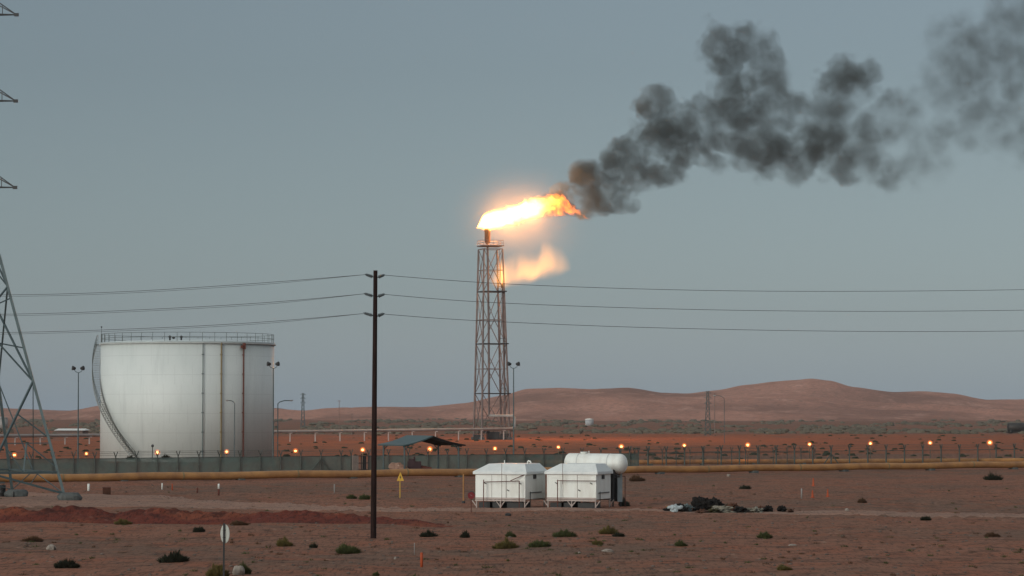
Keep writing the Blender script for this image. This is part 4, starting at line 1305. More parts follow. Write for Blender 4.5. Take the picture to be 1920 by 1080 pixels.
# ------------------------------------------------------------------ white cabins
def cabin(px0, px1, px2, label, door_side, extra):
    """px0 = left end of front, px1 = near corner, px2 = right end of the side wall"""
    Yn = 157.2; k = Yn / FPX
    be = math.radians(21)
    fx = Vector((math.cos(be), -math.sin(be), 0)); sd = Vector((math.sin(be), math.cos(be), 0))
    nr = P(px1, 950, Yn); nr.z = gz(nr.x, nr.y)
    W = (px1 - px0) * k / math.cos(be); Dp = (px2 - px1) * k / math.sin(be)
    Dp = min(Dp, 3.4)
    zb = P(px1, 937, Yn).z; zt = P(px1, 888, Yn).z; zr = P(px1, 870, Yn).z
    A = Vector((nr.x, nr.y, 0))                    # near corner (front right)
    B = A - fx * W; Cc = A + sd * Dp; D = B + sd * Dp
    ctr = (A + B + Cc + D) / 4
    root = empty('site_cabin', (ctr.x, ctr.y, nr.z), label, 'cabin')
    mb = MB(); mb.box((ctr.x, ctr.y, (zb + zt) / 2), W, Dp, zt - zb, fx)
    wall = mb.build('wall', M_WHITE, root, bevel=0.02)
    # hipped lid
    ov = 0.12; rin = 0.72
    lo = [B - fx * ov - sd * ov, A + fx * ov - sd * ov, Cc + fx * ov + sd * ov, D - fx * ov + sd * ov]
    hi = [B + fx * rin + sd * 0.35, A - fx * 0.16 + sd * 0.35, Cc - fx * 0.16 - sd * 0.55, D + fx * rin - sd * 0.55]
    vs = [Vector((p.x, p.y, zt - 0.06)) for p in lo] + [Vector((p.x, p.y, zt + 0.10)) for p in lo] + [Vector((p.x, p.y, zr)) for p in hi]
    fs = [(3, 2, 1, 0), (8, 9, 10, 11)]
    for i in range(4):
        j = (i + 1) % 4; fs += [(i, j, 4 + j, 4 + i), (4 + i, 4 + j, 8 + j, 8 + i)]
    mb = MB(); mb.add(vs, fs); mb.build('roof', mat('cabin_roof_paint', (0.75, 0.78, 0.76), (0.62, 0.66, 0.65), 0.45, 0, 1.5, vary=0.5), root, bevel=0.02)
    # seams, door outlines, latches on the front
    for t in (0.33, 0.62):
        mb = MB(); x = B.lerp(A, t) - sd * 0.006
        mb.box((x.x, x.y, (zb + zt) / 2), 0.018, 0.012, zt - zb - 0.1, fx); mb.build('panel_seam', M_RUST if t > 0.5 else M_PIPEGREY, root)
    mb = MB(); x = A.lerp(B, 0.5) - sd * 0.012
    mb.box((x.x, x.y, zt - 0.08), W * 0.99, 0.02, 0.03, fx); mb.box((x.x, x.y, zb + 0.06), W * 0.99, 0.03, 0.10, fx); mb.build('trim_strip', M_PALEP, root)
    for t, z in ((0.2, 0.62), (0.66, 0.35), (0.9, 0.62)):
        mb = MB(); x = B.lerp(A, t) - sd * 0.03; zz = zb + (zt - zb) * z
        mb.box((x.x, x.y, zz), 0.16, 0.05, 0.05, (fx + Vector((0, 0, -0.5)))); mb.build('latch', M_DARKSTEEL, root)
    # side vent
    mb = MB(); x = A.lerp(Cc, 0.45) + fx * 0.02
    mb.box((x.x, x.y, zb + (zt - zb) * 0.86), 0.05, 0.42, 0.24, fx); mb.build('side_vent', M_DARKSTEEL, root)
    mb = MB(); x = A.lerp(Cc, 0.5) + fx * 0.035
    mb.box((x.x, x.y, zb + (zt - zb) * 0.25), 0.03, 1.9, 0.05, fx); mb.bar(A.lerp(Cc, 0.2) + fx * 0.06 + Vector((0, 0, nr.z)), A.lerp(Cc, 0.2) + fx * 0.06 + Vector((0, 0, zb + (zt - zb) * 0.3)), 0.025, None, 5); mb.build('side_rail', M_DARKSTEEL, root)
    # skid frame and legs
    mb = MB()
    for p, q in ((A, B), (Cc, D)):
        mb.bar(p + Vector((0, 0, zb - 0.06)), q + Vector((0, 0, zb - 0.06)), 0.06, None, 4)
    mb.build('skid_beam', M_PALEP, root)
    for p, q in ((A, B), (Cc, D)):
        for t in (0.02, 0.5, 0.98):
            x = p.lerp(q, t) + sd * (0.05 if p is A else -0.05); mb = MB(); g0 = gz(x.x, x.y) - 0.05
            mb.bar((x.x, x.y, g0), (x.x, x.y, zb - 0.06), 0.045, None, 5)
            for s_ in (-1, 1):
                if 0 < t + s_ * 0.1 < 1: mb.bar((x.x, x.y, g0 + 0.12), x + fx * (0.28 * s_) + Vector((0, 0, zb - 0.08)), 0.035, None, 5)
            mb.build('leg', M_PALEP, root)
    mb = MB()  # black boxes and drum stand in for shade and clutter under the floor
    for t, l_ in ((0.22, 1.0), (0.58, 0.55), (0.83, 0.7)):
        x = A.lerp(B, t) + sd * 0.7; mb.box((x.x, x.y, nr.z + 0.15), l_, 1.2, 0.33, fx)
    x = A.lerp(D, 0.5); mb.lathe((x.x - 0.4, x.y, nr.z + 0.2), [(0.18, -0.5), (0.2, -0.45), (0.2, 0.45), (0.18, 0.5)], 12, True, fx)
    mb.build('underfloor_shade_clutter', M_BLACK, root)
    for (du, kind) in extra:
        x = A.lerp(B, du) + sd * 0.9; mb = MB()
        if kind == 'hook': mb.tube([Vector((x.x, x.y, zr - 0.2)), Vector((x.x, x.y, zr + 0.10)), Vector((x.x, x.y, zr + 0.17)) + fx * 0.05, Vector((x.x, x.y, zr + 0.14)) + fx * 0.16, Vector((x.x, x.y, zr + 0.05)) + fx * 0.2], 0.05, 8)
        else: mb.bar((x.x, x.y, zr - 0.2), (x.x - 0.02, x.y, zr + 0.2), 0.04, 0.03, 6)
        mb.build('roof_vent', M_WHITE, root)
    # tube frame standing against the front
    pr = MB(); zr_ = zb + (zt - zb) * 0.72
    fpts = [B.lerp(A, t) - sd * 0.35 for t in ((0.21, 0.92) if door_side else (0.26, 1.0))]
    for i, x in enumerate(fpts):
        if door_side or i == 0: pr.bar((x.x, x.y, gz(x.x, x.y) - 0.05), (x.x, x.y, zr_ + (0.06 if i == 0 else 0)), 0.032, None, 6)
    pr.bar(fpts[0] + Vector((0, 0, zr_ - 0.08 if door_side else zr_)), fpts[1] + Vector((0, 0, zr_)), 0.026, None, 6)
    if door_side: pr.bar(fpts[0].lerp(fpts[1], 0.75) + Vector((0, 0, zr_)), A - sd * 0.02 + Vector((0, 0, zt - 0.03)), 0.026, None, 6)
    else: pr.bar(fpts[1] + Vector((0, 0, zr_)), A - sd * 0.02 + Vector((0, 0, zr_)), 0.026, None, 6)
    pr.build('tube_frame', M_RUST, root)
    wx = B.lerp(A, 0.58 if door_side else 0.37) - sd * 0.4
    pr = MB(); pr.bar((wx.x, wx.y, gz(wx.x, wx.y) - 0.05 if door_side else zb + 0.9), (wx.x, wx.y, zr + 0.02), 0.014, None, 5); pr.build('whip_rod', M_RUST, root)
    return A, B, Cc, D, fx, sd, zb, zt, zr, nr
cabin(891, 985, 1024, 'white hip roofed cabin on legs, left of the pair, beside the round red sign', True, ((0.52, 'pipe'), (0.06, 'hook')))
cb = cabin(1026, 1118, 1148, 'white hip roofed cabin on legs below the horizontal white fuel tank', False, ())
def fuel_tank():
    A, B, Cc, D, fx, sd, zb, zt, zr, nr = cb
    Y = 161.5; k = Y / FPX
    be = math.radians(21)
    a = P(1069, 868, Y + 0.8); b = P(1163, 869.5, Y - 0.6)
    ax = (b - a).normalized(); L = (b - a).length; R = 18.5 * k
    g = gz(b.x, b.y)
    root = empty('fuel_tank', ((a.x + b.x) / 2, (a.y + b.y) / 2, g), 'white horizontal fuel tank with domed ends raised behind the cabins', 'tank')
    mb = MB()
    prof = [(0.02, -0.30)] + [(R * math.sin(math.radians(t)), -0.30 * math.cos(math.radians(t))) for t in (20, 40, 60, 80)] + [(R, 0)] + [(R, L * i / 6) for i in range(1, 7)] + [(R * math.cos(math.radians(t)), L + 0.42 * math.sin(math.radians(t))) for t in (15, 30, 45, 60, 75)] + [(0.02, L + 0.42)]
    mb.lathe(a, prof, 32, True, ax)
    sh = mb.build('tank_shell', M_WHITE, root)
    mb = MB()
    for t in (0.2, 0.8):
        p = a.lerp(b, t); mb.tube([p - ax * 0.03, p + ax * 0.03], R + 0.012, 32)
    mb.build('weld_band', mat('band_paint', (0.6, 0.62, 0.6), (0.5, 0.5, 0.48), 0.5), sh)
    mb = MB(); p = a.lerp(b, 0.28); mb.lathe((p.x, p.y, p.z + R - 0.04), [(0.2, 0), (0.2, 0.08), (0.24, 0.09), (0.24, 0.13)], 12); mb.bar((p.x + 0.3, p.y, p.z + R - 0.05), (p.x + 0.3, p.y, p.z + R + 0.14), 0.03, None, 6); mb.build('manhole', M_WHITE, root)
    for t in (0.1, 0.93):
        p = a.lerp(b, t); mb = MB()
        n = Vector((-ax.y, ax.x, 0))
        for s in (-1, 1): mb.bar(p + n * (0.45 * s) - Vector((0, 0, R * 0.55)), Vector((p.x, p.y, gz(p.x, p.y) - 0.1)) + n * (0.6 * s), 0.05, None, 5)
        mb.bar(p + n * 0.5 - Vector((0, 0, R + 0.2)), p - n * 0.5 - Vector((0, 0, R + 0.2)), 0.04, None, 5)
        mb.box(p - Vector((0, 0, R * 0.9)), 0.12, 0.9, 0.35, ax)
        mb.build('support_frame', M_DARKSTEEL, root)
    # equipment cabinet below
    mb = MB(); p = P(1151, 913, Y + 0.6); q = P(1162, 913, Y + 0.3)
    mb.box((q.x, q.y, p.z), 0.28, 0.9, 1.75); mb.build('side_cabinet', mat('pale_blue_grey', (0.40, 0.46, 0.47), (0.3, 0.35, 0.36), 0.6), root)
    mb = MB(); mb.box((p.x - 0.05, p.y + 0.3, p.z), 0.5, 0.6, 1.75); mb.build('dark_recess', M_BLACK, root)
    mb = MB(); r0 = P(1172, 893, Y); mb.bar((r0.x, r0.y, g - 0.1), (r0.x, r0.y, r0.z), 0.025, None, 5); mb.bar((q.x + 0.1, r0.y, r0.z), (r0.x, r0.y, r0.z), 0.025, None, 5); mb.build('hose_post', M_RUST, root)
fuel_tank()

# ------------------------------------------------------------------ signs and markers
def signs():
    # yellow warning triangle
    b = GG(750, 935); Y = b.y; k = Y / FPX
    root = empty('warning_sign', b, 'yellow triangular warning sign on a thin yellow post in front of the pipeline', 'sign')
    mb = MB(); mb.bar(b - Vector((0, 0, 0.2)), (b.x, b.y, P(750, 900, Y).z), 0.032, None, 6); mb.build('sign_post', M_SIGNY, root)
    t = P(750.5, 885, Y - 0.05); l = P(744, 901.5, Y - 0.05); r = P(757.5, 901.5, Y - 0.05)
    mb = MB(); th = Vector((0, 0.03, 0)); mb.add([t, l, r, t + th, l + th, r + th], [(0, 1, 2), (3, 5, 4), (0, 3, 4, 1), (1, 4, 5, 2), (2, 5, 3, 0)])
    pn = mb.build('sign_panel', M_SIGNY, root)
    mb = MB(); c = P(750.6, 895, Y - 0.06); up = Vector((0, -0.004, 0))
    mb.add([c + up + Vector((x * k, 0, z * k)) for x, z in ((0.6, 4.4), (-1.6, -0.3), (0.0, -0.3), (-0.8, -4.4), (1.6, 0.7), (0.1, 0.7))], [(0, 1, 2, 5), (2, 3, 4, 5)]); mb.build('sign_symbol', M_BLACK, pn)
    # round red sign
    b = GG(883.5, 962); Y = b.y; k = Y / FPX
    root = empty('round_sign', b, 'small round red sign on a thin post at the corner of the left cabin', 'sign')
    mb = MB(); mb.bar(b - Vector((0, 0, 0.2)), (b.x, b.y, P(883, 926, Y).z), 0.03, None, 6); mb.build('sign_post', M_RUST, root)
    c = P(883.5, 929, Y - 0.05)
    mb = MB(); mb.lathe(c, [(6.6 * k, 0), (6.6 * k, 0.02)], 24, False, (0.1, -1, 0)); d = mb.build('sign_disc', M_REDP, root)
    mb = MB(); mb.lathe(c + Vector((0, 0.03, 1.2 * k)), [(6.9 * k, 0), (6.9 * k, 0.015)], 24, False, (0.1, -1, 0)); mb.build('sign_rim', M_PORC, root)
    mb = MB(); mb.box(c + Vector((0.0, -0.028, 0.3 * k)), 4.2 * k, 0.006, 1.3 * k, Vector((1, 0.1, -0.6))); mb.build('sign_mark', mat('faded_white', (0.32, 0.16, 0.17), (0.25, 0.12, 0.13), 0.6), d)
    # yellow vent post by the pipeline
    b = GG(869, 942); Y = b.y
    root = empty('vent_post', b, 'thin yellow post between the pipeline and the left cabin', 'post')
    mb = MB(); mb.bar(b - Vector((0, 0, 0.2)), (b.x, b.y, P(869, 889, Y).z), 0.05, None, 8); mb.build('post', M_YELLOW, root)
    mb = MB(); mb.lathe(b, [(0.12, -0.05), (0.12, 0.12), (0.06, 0.16)], 10); mb.build('post_foot', M_DARKSTEEL, root)
    # white round sign seen from behind, near
    Y = 91.0; b = P(421, HOR, Y); b.z = gz(b.x, b.y); k = Y / FPX
    root = empty('road_sign', b, 'white oval backed road sign on a dark post nearest the camera, among bushes', 'sign')
    mb = MB(); mb.box((b.x, b.y, (P(0, 981, Y).z + b.z) / 2 - 0.1), 0.06, 0.06, P(0, 981, Y).z - b.z + 0.2); mb.build('sign_post', M_BLACK, root)
    c = P(421.5, 1001, Y + 0.06)
    R = 17.5 * k
    mb = MB(); mb.lathe(c, [(R, 0), (R, 0.02)], 32, False, (0.83, 0.56, 0.0)); mb.build('sign_disc', mat('sign_back', (0.50, 0.52, 0.47), (0.4, 0.42, 0.38), 0.5), root)
    mb = MB()
    for z in (-0.12, 0.12): mb.box(c + Vector((0, -0.02, z)), 0.14, 0.05, 0.03)
    mb.build('clamp', M_DARKSTEEL, root)
signs()
def stake(px, yb, yt, wpx, mt, label, nm='marker_stake', cat='marker', top=None, cone=False, group=None):
    b = GG(px, yb); Y = b.y; k = Y / FPX; h = P(px, yt, Y).z - b.z
    root = empty(nm, b, label, cat, group)
    r = wpx * k / 2
    mb = MB()
    if cone: mb.lathe(b, [(r * 1.7, -0.02), (r * 1.7, 0.04), (r * 1.0, 0.06), (r * 0.45, h * 0.95), (r * 0.3, h)], 12)
    else: mb.lathe(b, [(r, -0.15), (r, h * 0.55 if top else h * 0.97), (r * 0.8, h * 0.56 if top else h)], 8)
    mb.build('stake_body', mt, root)
    if top:
        mb = MB(); mb.lathe(b, [(r * 1.02, h * 0.56), (r * 1.02, h * 0.97), (r * 0.7, h)], 8); mb.build('stake_top', top, root)
stake(790.5, 1060, 1036, 5.5, M_ORANGEP, 'short thick orange marker post in the sand right of the wooden pole')
stake(1525, 911, 896, 4, M_ORANGEP, 'orange marker cone farthest back of the three below the open fence', 'traffic_cone', 'cone', None, True)
stake(1523.5, 933, 919, 5, M_ORANGEP, 'orange marker cone nearest front of the three below the open fence', 'traffic_cone', 'cone', None, True)
stake(1552, 931, 917, 4.5, M_ORANGEP, 'orange marker cone at the right of the three below the open fence', 'traffic_cone', 'cone', None, True)
stake(1503, 934, 916, 3, M_PIPEGREY, 'thin grey stake standing just left of the orange cones')
stake(166, 920, 907, 4.5, M_WHITE, 'stout white marker stake right of the pylon foot')
stake(304, 918, 906, 2.5, M_WHITE, 'thin white marker stake behind the red bank, left of a faint orange one')
stake(323, 919, 907, 2.5, M_ORANGEP, 'faint orange stake behind the red earth bank between two white stakes')
stake(370, 926, 914, 3, M_RUST, 'short rust red stake left of the white topped stake')
stake(410, 929, 907, 3.8, M_RUST, 'tall red stake with a white top behind the red earth bank', top=M_WHITE)
stake(627, 924, 908, 2.2, M_PIPEGREY, 'thin pale stake left of the two bushes behind the wooden pole')
stake(777, 1040, 1018, 1.4, M_PIPEGREY, 'very thin grey rod beside the thick orange marker post')
def crates():
    b = GG(200, 926); k = b.y / FPX
    root = empty('drum_box', b, 'small brown box on the track right of the pylon foot', 'box')
    mb = MB(); mb.box((b.x, b.y, b.z + 0.22), 15 * k, 0.4, 0.5, (1, 0.15, 0)); mb.build('box_body', mat('brown_board', (0.10, 0.045, 0.03), (0.06, 0.03, 0.02), 0.9), root, bevel=0.02)
    mb = MB(); mb.box((b.x, b.y, b.z + 0.486), 16 * k, 0.44, 0.03, (1, 0.15, 0)); mb.build('box_lid', M_RUST, root)
    b = GG(3, 932); k = b.y / FPX
    root = empty('oil_drum', b, 'black drum at the left edge of the photo under the pylon', 'drum')
    mb = MB(); mb.lathe(b, [(0.27, -0.02), (0.28, 0.02), (0.27, 0.25), (0.285, 0.27), (0.27, 0.29), (0.27, 0.55), (0.285, 0.57), (0.27, 0.59), (0.28, 0.78), (0.25, 0.79)], 18); mb.build('drum_body', M_BLACK, root)
    stake(19, 932, 918, 2, M_DARKSTEEL, 'thin dark stake next to the black drum')
    stake(25, 933, 921, 2, M_DARKSTEEL, 'shorter dark stake second from the black drum')
crates()

# far buildings
def far_building(px0, px1, yt, yb, Y, label, mt, rt=None, nm='shed'):
    a = P(px0, yb, Y); b = P(px1, yb, Y); zt = P(0, yt, Y).z
    root = empty(nm, ((a.x + b.x) / 2, Y, 0), label, 'building')
    mb = MB(); mb.box(((a.x + b.x) / 2, Y, zt * 0.4 - 0.2), b.x - a.x, 9, zt * 0.8); mb.build('wall', mt, root)
    zc = zt * 0.8; w_ = (b.x - a.x) / 2 + 0.6; cx = (a.x + b.x) / 2
    vs = [(cx - w_, Y - 5, zc - 0.197), (cx + w_, Y - 5, zc - 0.197), (cx + w_, Y + 5, zc - 0.197), (cx - w_, Y + 5, zc - 0.197), (cx - w_ * 0.9, Y, zt), (cx + w_ * 0.9, Y, zt)]
    mb = MB(); mb.add(vs, [(3, 2, 1, 0), (0, 1, 5, 4), (2, 3, 4, 5), (1, 2, 5), (3, 0, 4)]); mb.build('roof', rt or mt, root)
far_building(111, 160, 803.5, 809, 690, 'long low white roofed shed far off left of the big tank', mat('shed_wall', (0.2, 0.15, 0.13), (0.15, 0.11, 0.1), 0.9), M_WHITE)
b = P(1105, 796, 1100)
root = empty('water_tank', (b.x, b.y, 0), 'tiny pale water tank standing below the hills right of the flare tower', 'tank')
zt = P(0, 786, 1100).z
mb = MB(); mb.lathe((b.x, b.y, -0.2), [(1.75, 0), (1.75, zt)], 20); mb.build('tank_body', mat('pale_wall', (0.42, 0.43, 0.44), (0.34, 0.34, 0.35), 0.8), root)
mb = MB(); mb.lathe((b.x, b.y, zt - 0.19), [(1.8, 0), (1.8, 0.25), (0.2, 0.5)], 20); mb.build('tank_roof', M_WHITE, root)
b = P(4, 806, 820)
root = empty('far_silo', (b.x, b.y, 0), 'small grey storage silo on the plain at the left edge', 'silo')
mb = MB(); zt = P(0, 783, 820).z; mb.lathe((b.x, b.y, -0.2), [(1.7, 0), (1.7, zt)], 20); mb.build('silo_body', M_PIPEGREY, root)
mb = MB(); mb.lathe((b.x, b.y, zt - 0.19), [(1.75, 0), (1.2, 0.35), (0.2, 0.5)], 20); mb.build('silo_roof', M_PIPEGREY, root)
b = P(1908, 812, 700); k = 700 / FPX
root = empty('tanker_trailer', (b.x, b.y, 0), 'dark parked trailer on the far plain at the right edge', 'trailer')
mb = MB(); zc = P(0, 801, 700).z; mb.lathe((b.x - 2.6, b.y, zc), [(0.9, 0), (1.15, 0.15), (1.15, 5.2), (0.9, 5.4)], 18, True, (1, 0, 0)); mb.build('trailer_tank', M_DARKSTEEL, root)
mb = MB(); mb.box((b.x, b.y, zc - 1.3), 5.6, 2.0, 0.3)
for dx in (-1.9, 1.2, 2.2): mb.lathe((b.x + dx, b.y - 1.1, 0.45), [(0.5, 0), (0.5, 2.2)], 14, True, (0, 1, 0))
mb.build('trailer_chassis', M_BLACK, root)

# ------------------------------------------------------------------ rubbish heap
def rubbish():
    lumps = [(1318, 957, 34, 27, 'black', 'tall charred black lump at the top of the rubbish heap'), (1342, 957, 26, 22, 'black', 'second black lump leaning beside the tallest one in the heap'),
             (1272, 960, 26, 14, 'black', 'low black heap of burnt scrap behind the white plastic scrap'), (1255, 961, 18, 8, 'black', 'flat charred piece at the left tip of the rubbish heap'),
             (1290, 958, 14, 14, 'grey', 'small grey sack between the black lumps of the heap'), (1352, 961, 40, 13, 'pale', 'pale crumpled tarpaulin below the black lumps'),
             (1336, 962, 24, 8, 'olive', 'olive sack lying at the front of the heap'), (1318, 962, 20, 7, 'brown', 'brown crumpled sack at the foot of the tallest lump'),
             (1388, 961, 26, 12, 'black', 'black bundle in the middle right of the heap'), (1374, 958, 26, 14, 'brown', 'sloping brown board on the right shoulder of the heap'),
             (1415, 961, 26, 10, 'pale', 'small pale tan sack on the right side of the heap'), (1440, 960, 18, 11, 'black', 'round black bundle near the right end of the heap'),
             (1467, 960, 16, 10, 'black', 'last black bundle at the right end of the heap'), (1482, 961, 10, 6, 'brown', 'tiny brown scrap ending the heap on the right'),
             (1366, 955, 16, 10, 'olive', 'olive scrap tucked behind the pale tarpaulin'), (1428, 959, 22, 9, 'brown', 'brown scrap between two black bundles of the heap')]
    cols = {'black': mat('charred', (0.012, 0.0115, 0.0115), (0.03, 0.026, 0.023), 0.95, 0, 3.0), 'grey': mat('grey_sack', (0.16, 0.20, 0.20), (0.09, 0.11, 0.11), 0.9),
            'pale': mat('tarpaulin', (0.30, 0.25, 0.19), (0.15, 0.16, 0.14), 0.9, 0, 3.0, vary=1.0), 'olive': mat('olive_sack', (0.07, 0.06, 0.03), (0.03, 0.028, 0.016), 0.9), 'brown': mat('brown_scrap', (0.12, 0.055, 0.035), (0.05, 0.028, 0.02), 0.9)}
    for i, (px, py, wp, hp, cn, lb) in enumerate(lumps):
        b = GG(px, py); k = b.y / FPX
        mb = MB(); rnd = random.Random(i)
        mb.lump((b.x, b.y, b.z + hp * k * 0.40), wp * k * 0.50, 0.55, hp * k * 0.56, 0.85, i + 3, 22, 14, rnd.uniform(-0.3, 0.3), 2.2)
        for _ in range(3 + wp // 8):
            q = Vector((b.x + rnd.uniform(-0.5, 0.5) * wp * k, b.y - 0.3 * rnd.random(), b.z + rnd.uniform(0.1, 0.8) * hp * k))
            d = Vector((rnd.uniform(-1, 1), rnd.uniform(-0.5, 0.5), rnd.uniform(-0.6, 0.8))).normalized() * rnd.uniform(0.12, 0.32)
            mb.bar(q, q + d, 0.035, 0.01, 4)
        o = mb.build('burnt_scrap' if cn == 'black' else 'rubbish_sack', cols[cn], None, b)
        tag(o, lb, 'rubbish', 'pieces of the rubbish heap')
    b = GG(1266, 962); k = b.y / FPX; mb = MB(); rnd = random.Random(5)
    c = Vector((b.x, b.y - 0.2, b.z + 0.22))
    for ang, ln in ((0.3, 0.34), (1.4, 0.22), (2.6, 0.30), (3.9, 0.26), (5.0, 0.24)):
        d = Vector((math.cos(ang), -0.2, math.sin(ang) * 0.8)) * ln
        mb.lump(c + d * 0.5, abs(d.x) * 0.6 + 0.06, 0.08, abs(d.z) * 0.6 + 0.05, 0.9, ang, 12, 8)
    mb.lump(c, 0.16, 0.1, 0.12, 0.7, 2)
    tag(mb.build('plastic_scrap', mat('white_plastic', (0.45, 0.52, 0.54), (0.3, 0.36, 0.38), 0.6), None, b), 'torn white plastic scrap spread at the left front of the heap', 'plastic scrap')
rubbish()

# ------------------------------------------------------------------ bushes, tufts, stones
def bush_mesh(mb, p, rx, ry, h, rnd, n, blade):
    ox, oy = rnd.uniform(0, 50), rnd.uniform(0, 50)
    for i in range(n):
        a = rnd.uniform(0, 2 * math.pi); r = rnd.random() ** 0.6 * (0.75 + 0.5 * abs(mnoise.noise(Vector((math.cos(a) * 1.3 + ox, math.sin(a) * 1.3 + oy, 0))) ))
        sx, sy = r * math.cos(a), r * math.sin(a)
        lump_ = 0.45 + 1.1 * abs(mnoise.noise(Vector((sx * 2.4 + ox, sy * 2.4 + oy, 1))))
        hz = h * max(0.12, 1 - r * r * 0.8) * rnd.uniform(0.3, 1.0) * lump_ * 0.85
        q = Vector((p.x + sx * rx * 0.7, p.y + sy * ry * 0.7, p.z - 0.03))
        tip = Vector((p.x + sx * rx * rnd.uniform(0.9, 1.15), p.y + sy * ry, p.z + hz))
        mid = q.lerp(tip, rnd.uniform(0.3, 0.8))
        d = (Vector((sx * 0.8, sy * 0.8, 0.7)) + Vector((rnd.uniform(-1, 1), rnd.uniform(-1, 1), rnd.uniform(-0.4, 0.6))) * 0.8).normalized() * blade * rnd.uniform(0.8, 2.0)
        s_ = Vector((d.y, -d.x, d.z * 0.3 + 0.01)).normalized() * blade * 0.30
        mb.add([mid - d * 0.5, mid + s_, tip + d * 0.6, mid - s_], [(0, 1, 2, 3)])
        if i % 4 == 0:
            mb.add([q - Vector((0.012, 0, 0)), q + Vector((0.012, 0, 0)), tip + d * rnd.uniform(0.3, 1.2)], [(0, 1, 2)])
BUSHES = [(948, 1029, 50, 24, 0, 'broad yellow-green tussock right of the two dark round shrubs'), (1058, 1006, 50, 19, 1, 'wide green shrub in front of the right cabin'),
          (1140, 1002, 40, 18, 0, 'olive tussock right of the wide green shrub'), (1012, 1029, 46, 17, 1, 'green tussock beside the broad yellow-green one'),
          (803, 1007, 36, 15, 2, 'low dark shrub right of the wooden pole'), (872, 1009, 20, 17, 2, 'small round dark shrub standing upright below the red sign'),
          (652, 1035, 56, 24, 1, 'green slanting shrub at the left of the wooden pole foot'), (533, 1023, 36, 19, 0, 'olive shrub left of the green slanting shrub'),
          (588, 1026, 16, 11, 2, 'tiny dark tuft between the olive and green shrubs left of the pole'), (327, 1059, 62, 24, 2, 'large dark green shrub left of the white oval sign'),
          (124, 1066, 54, 20, 2, 'black flattened shrub in the lower left corner'), (373, 1001, 26, 15, 2, 'small dark shrub left of the white oval sign top'),
          (448, 986, 36, 14, 3, 'dry dark tussock at the foot of the red bank, right of the oval sign'), (230, 983, 40, 12, 0, 'flat olive tussock at the foot of the red bank'),
          (659, 936, 24, 12, 1, 'left one of two bushes just behind the wooden pole'), (684, 939, 26, 17, 1, 'right one of two bushes touching the wooden pole'),
          (1194, 903, 38, 17, 3, 'dark reddish bush at the pipeline right of the fuel tank'), (1397, 918, 26, 11, 2, 'dark low bush above the rubbish heap'),
          (1862, 900, 44, 20, 2, 'dark domed bush near the right edge of the photo'), (1616, 943, 20, 14, 3, 'small dry bush right of the orange cones'),
          (408, 1084, 50, 40, 0, 'tall olive bush around the post of the white oval sign'), (455, 1078, 38, 24, 1, 'green bush right of the oval sign post'),
          (62, 1020, 44, 12, 3, 'dry reddish brush at the left edge above the black shrub'), (1434, 1010, 32, 14, 1, 'small green shrub below the right half of the rubbish heap'),
          (1120, 1026, 24, 12, 0, 'small olive tuft below the olive tussock'), (1735, 974, 24, 12, 2, 'small dark tuft on the track at the right'),
          (957, 1006, 22, 13, 1, 'small green tuft above the broad yellow-green tussock'), (1160, 1006, 26, 11, 2, 'dark tuft touching the right side of the olive tussock'),
          (1276, 1024, 26, 12, 1, 'small green tuft below the left end of the rubbish heap'), (1170, 948, 26, 20, 4, 'grey green bush at the right foot of the fuel tank'),
          (848, 948, 0, 0, 4, ''), (312, 864, 26, 16, 2, 'dark round bush at the foot of the big white tank'), (245, 864, 24, 9, 2, 'low dark brush along the tank foot left of the stair'),
          (705, 1078, 12, 7, 1, 'tiny tuft at the bottom edge under the wooden pole'), (1470, 1075, 30, 10, 0, 'faint olive tuft at the bottom edge right of centre'), (1860, 1008, 30, 12, 3, 'dry brown tuft low in the right part of the sand')]
for i, (px, py, wp, hp, mi, lb) in enumerate(BUSHES):
    if not wp: continue
    p = GG(px, py) if py < 1079 else GG(px, min(py, 1092)); k = p.y / FPX
    if 200 < px < 330 and py < 870: p = P(px, py, 292); p.z = 0.5; k = p.y / FPX
    rnd = random.Random(100 + i); mb = MB()
    bush_mesh(mb, p, wp * k * 0.5, wp * k * 0.5, hp * k * 1.05, rnd, int(420 + wp * 14), 0.055 + 0.0007 * wp)
    o = mb.build('desert_bush', M_BUSH[mi], None, p)
    tag(o, lb, 'bush', 'low desert bushes')
# low scattered growth, stones: far too many to count
rnd = random.Random(7)
for mi, nm, cnt in ((1, 'scrub', 150), (3, 'dry_scrub', 170)):
    mb = MB()
    for _ in range(cnt):
        px, py = rnd.uniform(-80, 2000), rnd.choice([rnd.uniform(985, 1085), rnd.uniform(1000, 1050), rnd.uniform(905, 985)])
        if 860 < px < 1180 and py < 965: continue
        p = GG(px, py)
        bush_mesh(mb, p, rnd.uniform(0.08, 0.28), rnd.uniform(0.1, 0.4), rnd.uniform(0.05, 0.17), rnd, rnd.randint(14, 40), 0.05)
    tag(mb.build(nm, M_BUSH[mi]), 'sparse low %s scattered over the open sand' % ('green scrub' if mi == 1 else 'dry brown scrub'), 'scrub', None, 'stuff')
mb = MB()
for _ in range(900):
    px, py = rnd.uniform(-80, 2000), rnd.uniform(900, 1085)
    p = GG(px, py); r = rnd.uniform(0.02, 0.07)
    mb.lump((p.x, p.y, p.z + r * 0.3), r * 1.3, r, r * 0.7, 0.4, rnd.random() * 9, 6, 4)
tag(mb.build('pebbles', mat('stone_grey', (0.20, 0.155, 0.13), (0.09, 0.07, 0.06), 0.9, 0, 0.9, vary=1.0)), 'loose stones strewn over the sand', 'stones', None, 'stuff')
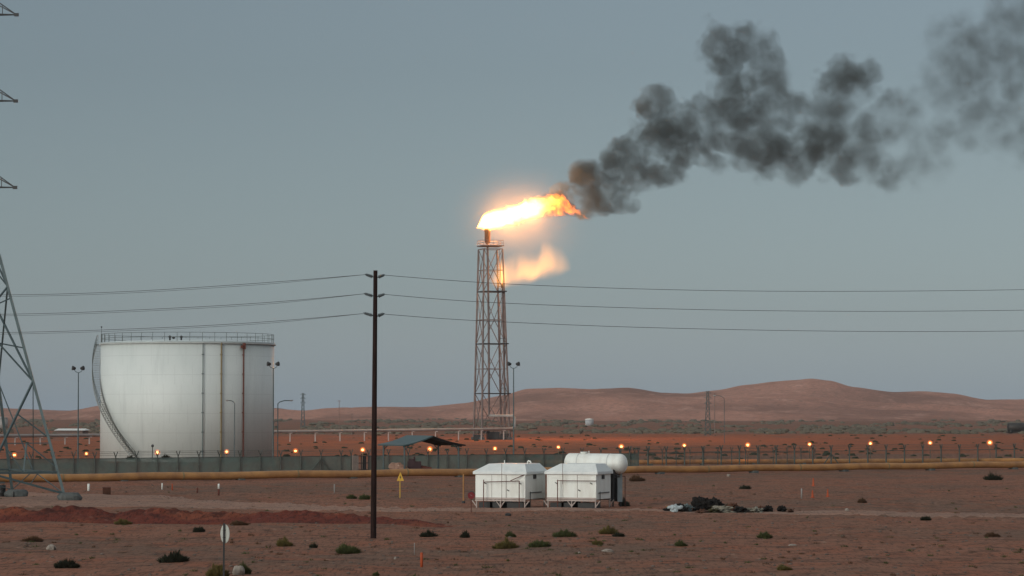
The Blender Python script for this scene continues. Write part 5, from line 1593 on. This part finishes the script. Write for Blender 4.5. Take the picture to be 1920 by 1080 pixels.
for px, py, wp, hp, lb in ((96, 1032, 18, 11, 'pale boulder in the lower left above the black shrub'), (448, 1080, 24, 20, 'pale rounded rock beside the bush at the oval sign'), (1140, 1036, 20, 6, 'flat pale stone below the small olive tuft'),
                       (1588, 962, 8, 6, 'small pale stone on the track right of the rubbish heap'), (1486, 1021, 14, 4, 'flat whitish stone in the open sand right of centre'), (741, 1051, 5, 5, 'small white pebble left of the thick orange marker'), (1086, 1042, 5, 5, 'small white stone in the sand below the wide green shrub'),
                       (953, 968, 12, 6, 'dark flat stone in front of the left cabin'), (1366, 894, 7, 5, 'white scrap of litter beside the pipeline')):
    p = GG(px, py); k = p.y / FPX; mb = MB(); mb.lump((p.x, p.y, p.z + hp * k * 0.3), wp * k / 2, wp * k / 2, hp * k * 0.6, 0.35, px * 0.1, 14, 9)
    tag(mb.build('rock', mat('pale_rock', (0.33, 0.29, 0.25), (0.24, 0.2, 0.17), 0.9) if px != 953 else M_BLACK, None, p), lb, 'rock', 'loose rocks on the sand')
# scrub belt on the far plain
mb = MB(); rnd = random.Random(11)
for _ in range(5200):
    py = 784 + 30 * rnd.random() ** 1.1; Y = CAMH * FPX / (py - HOR); px = rnd.uniform(-150, 2080)
    if mnoise.noise(Vector((px * 0.012, py * 0.15, 2))) < 0.0: continue
    x = (px - 960) / FPX * Y
    s = rnd.uniform(0.3, 0.95) * (1 + Y / 2200)
    mb.lump((x, Y, 0.15 * s), s * 1.3, s, s * 0.55, 0.5, rnd.random() * 20, 7, 5)
tag(mb.build('far_vegetation', mat('far_scrub', (0.17, 0.145, 0.11), (0.11, 0.10, 0.078), 0.95, 0, 0.05, vary=1.0)), 'belt of grey green scrub on the plain below the hills', 'scrub', None, 'stuff')
mb = MB()
for _ in range(420):
    py = 816 + 48 * rnd.random(); Y = CAMH * FPX / (py - HOR); px = rnd.uniform(-150, 2080); x = (px - 960) / FPX * Y
    if 180 < px < 520 and Y > 295 and Y < 330: continue
    s = rnd.uniform(0.15, 0.5); mb.lump((x, Y, 0.1 * s), s * 1.2, s, s * 0.6, 0.5, rnd.random() * 20, 7, 5)
tag(mb.build('fence_scrub', mat('dark_scrub', (0.05, 0.052, 0.032), (0.03, 0.033, 0.02), 0.95, 0, 0.2, vary=1.0)), 'dark scrub dotted over the orange sand behind the fence', 'scrub', None, 'stuff')

# ------------------------------------------------------------------ haze
m, nt, o = newmat('haze_air')
pv = nt.nodes.new('ShaderNodeVolumePrincipled')
pv.inputs['Color'].default_value = (0.86, 0.90, 0.93, 1)
pv.inputs['Density'].default_value = 0.00005
pv.inputs['Anisotropy'].default_value = 0.2
nt.links.new(pv.outputs[0], o.inputs['Volume'])
mb = MB(); mb.box((0, 1790, 54), 3400, 3700, 116)
tag(mb.build('haze', m), 'thin dusty air over the whole plain', 'haze', None, 'stuff')
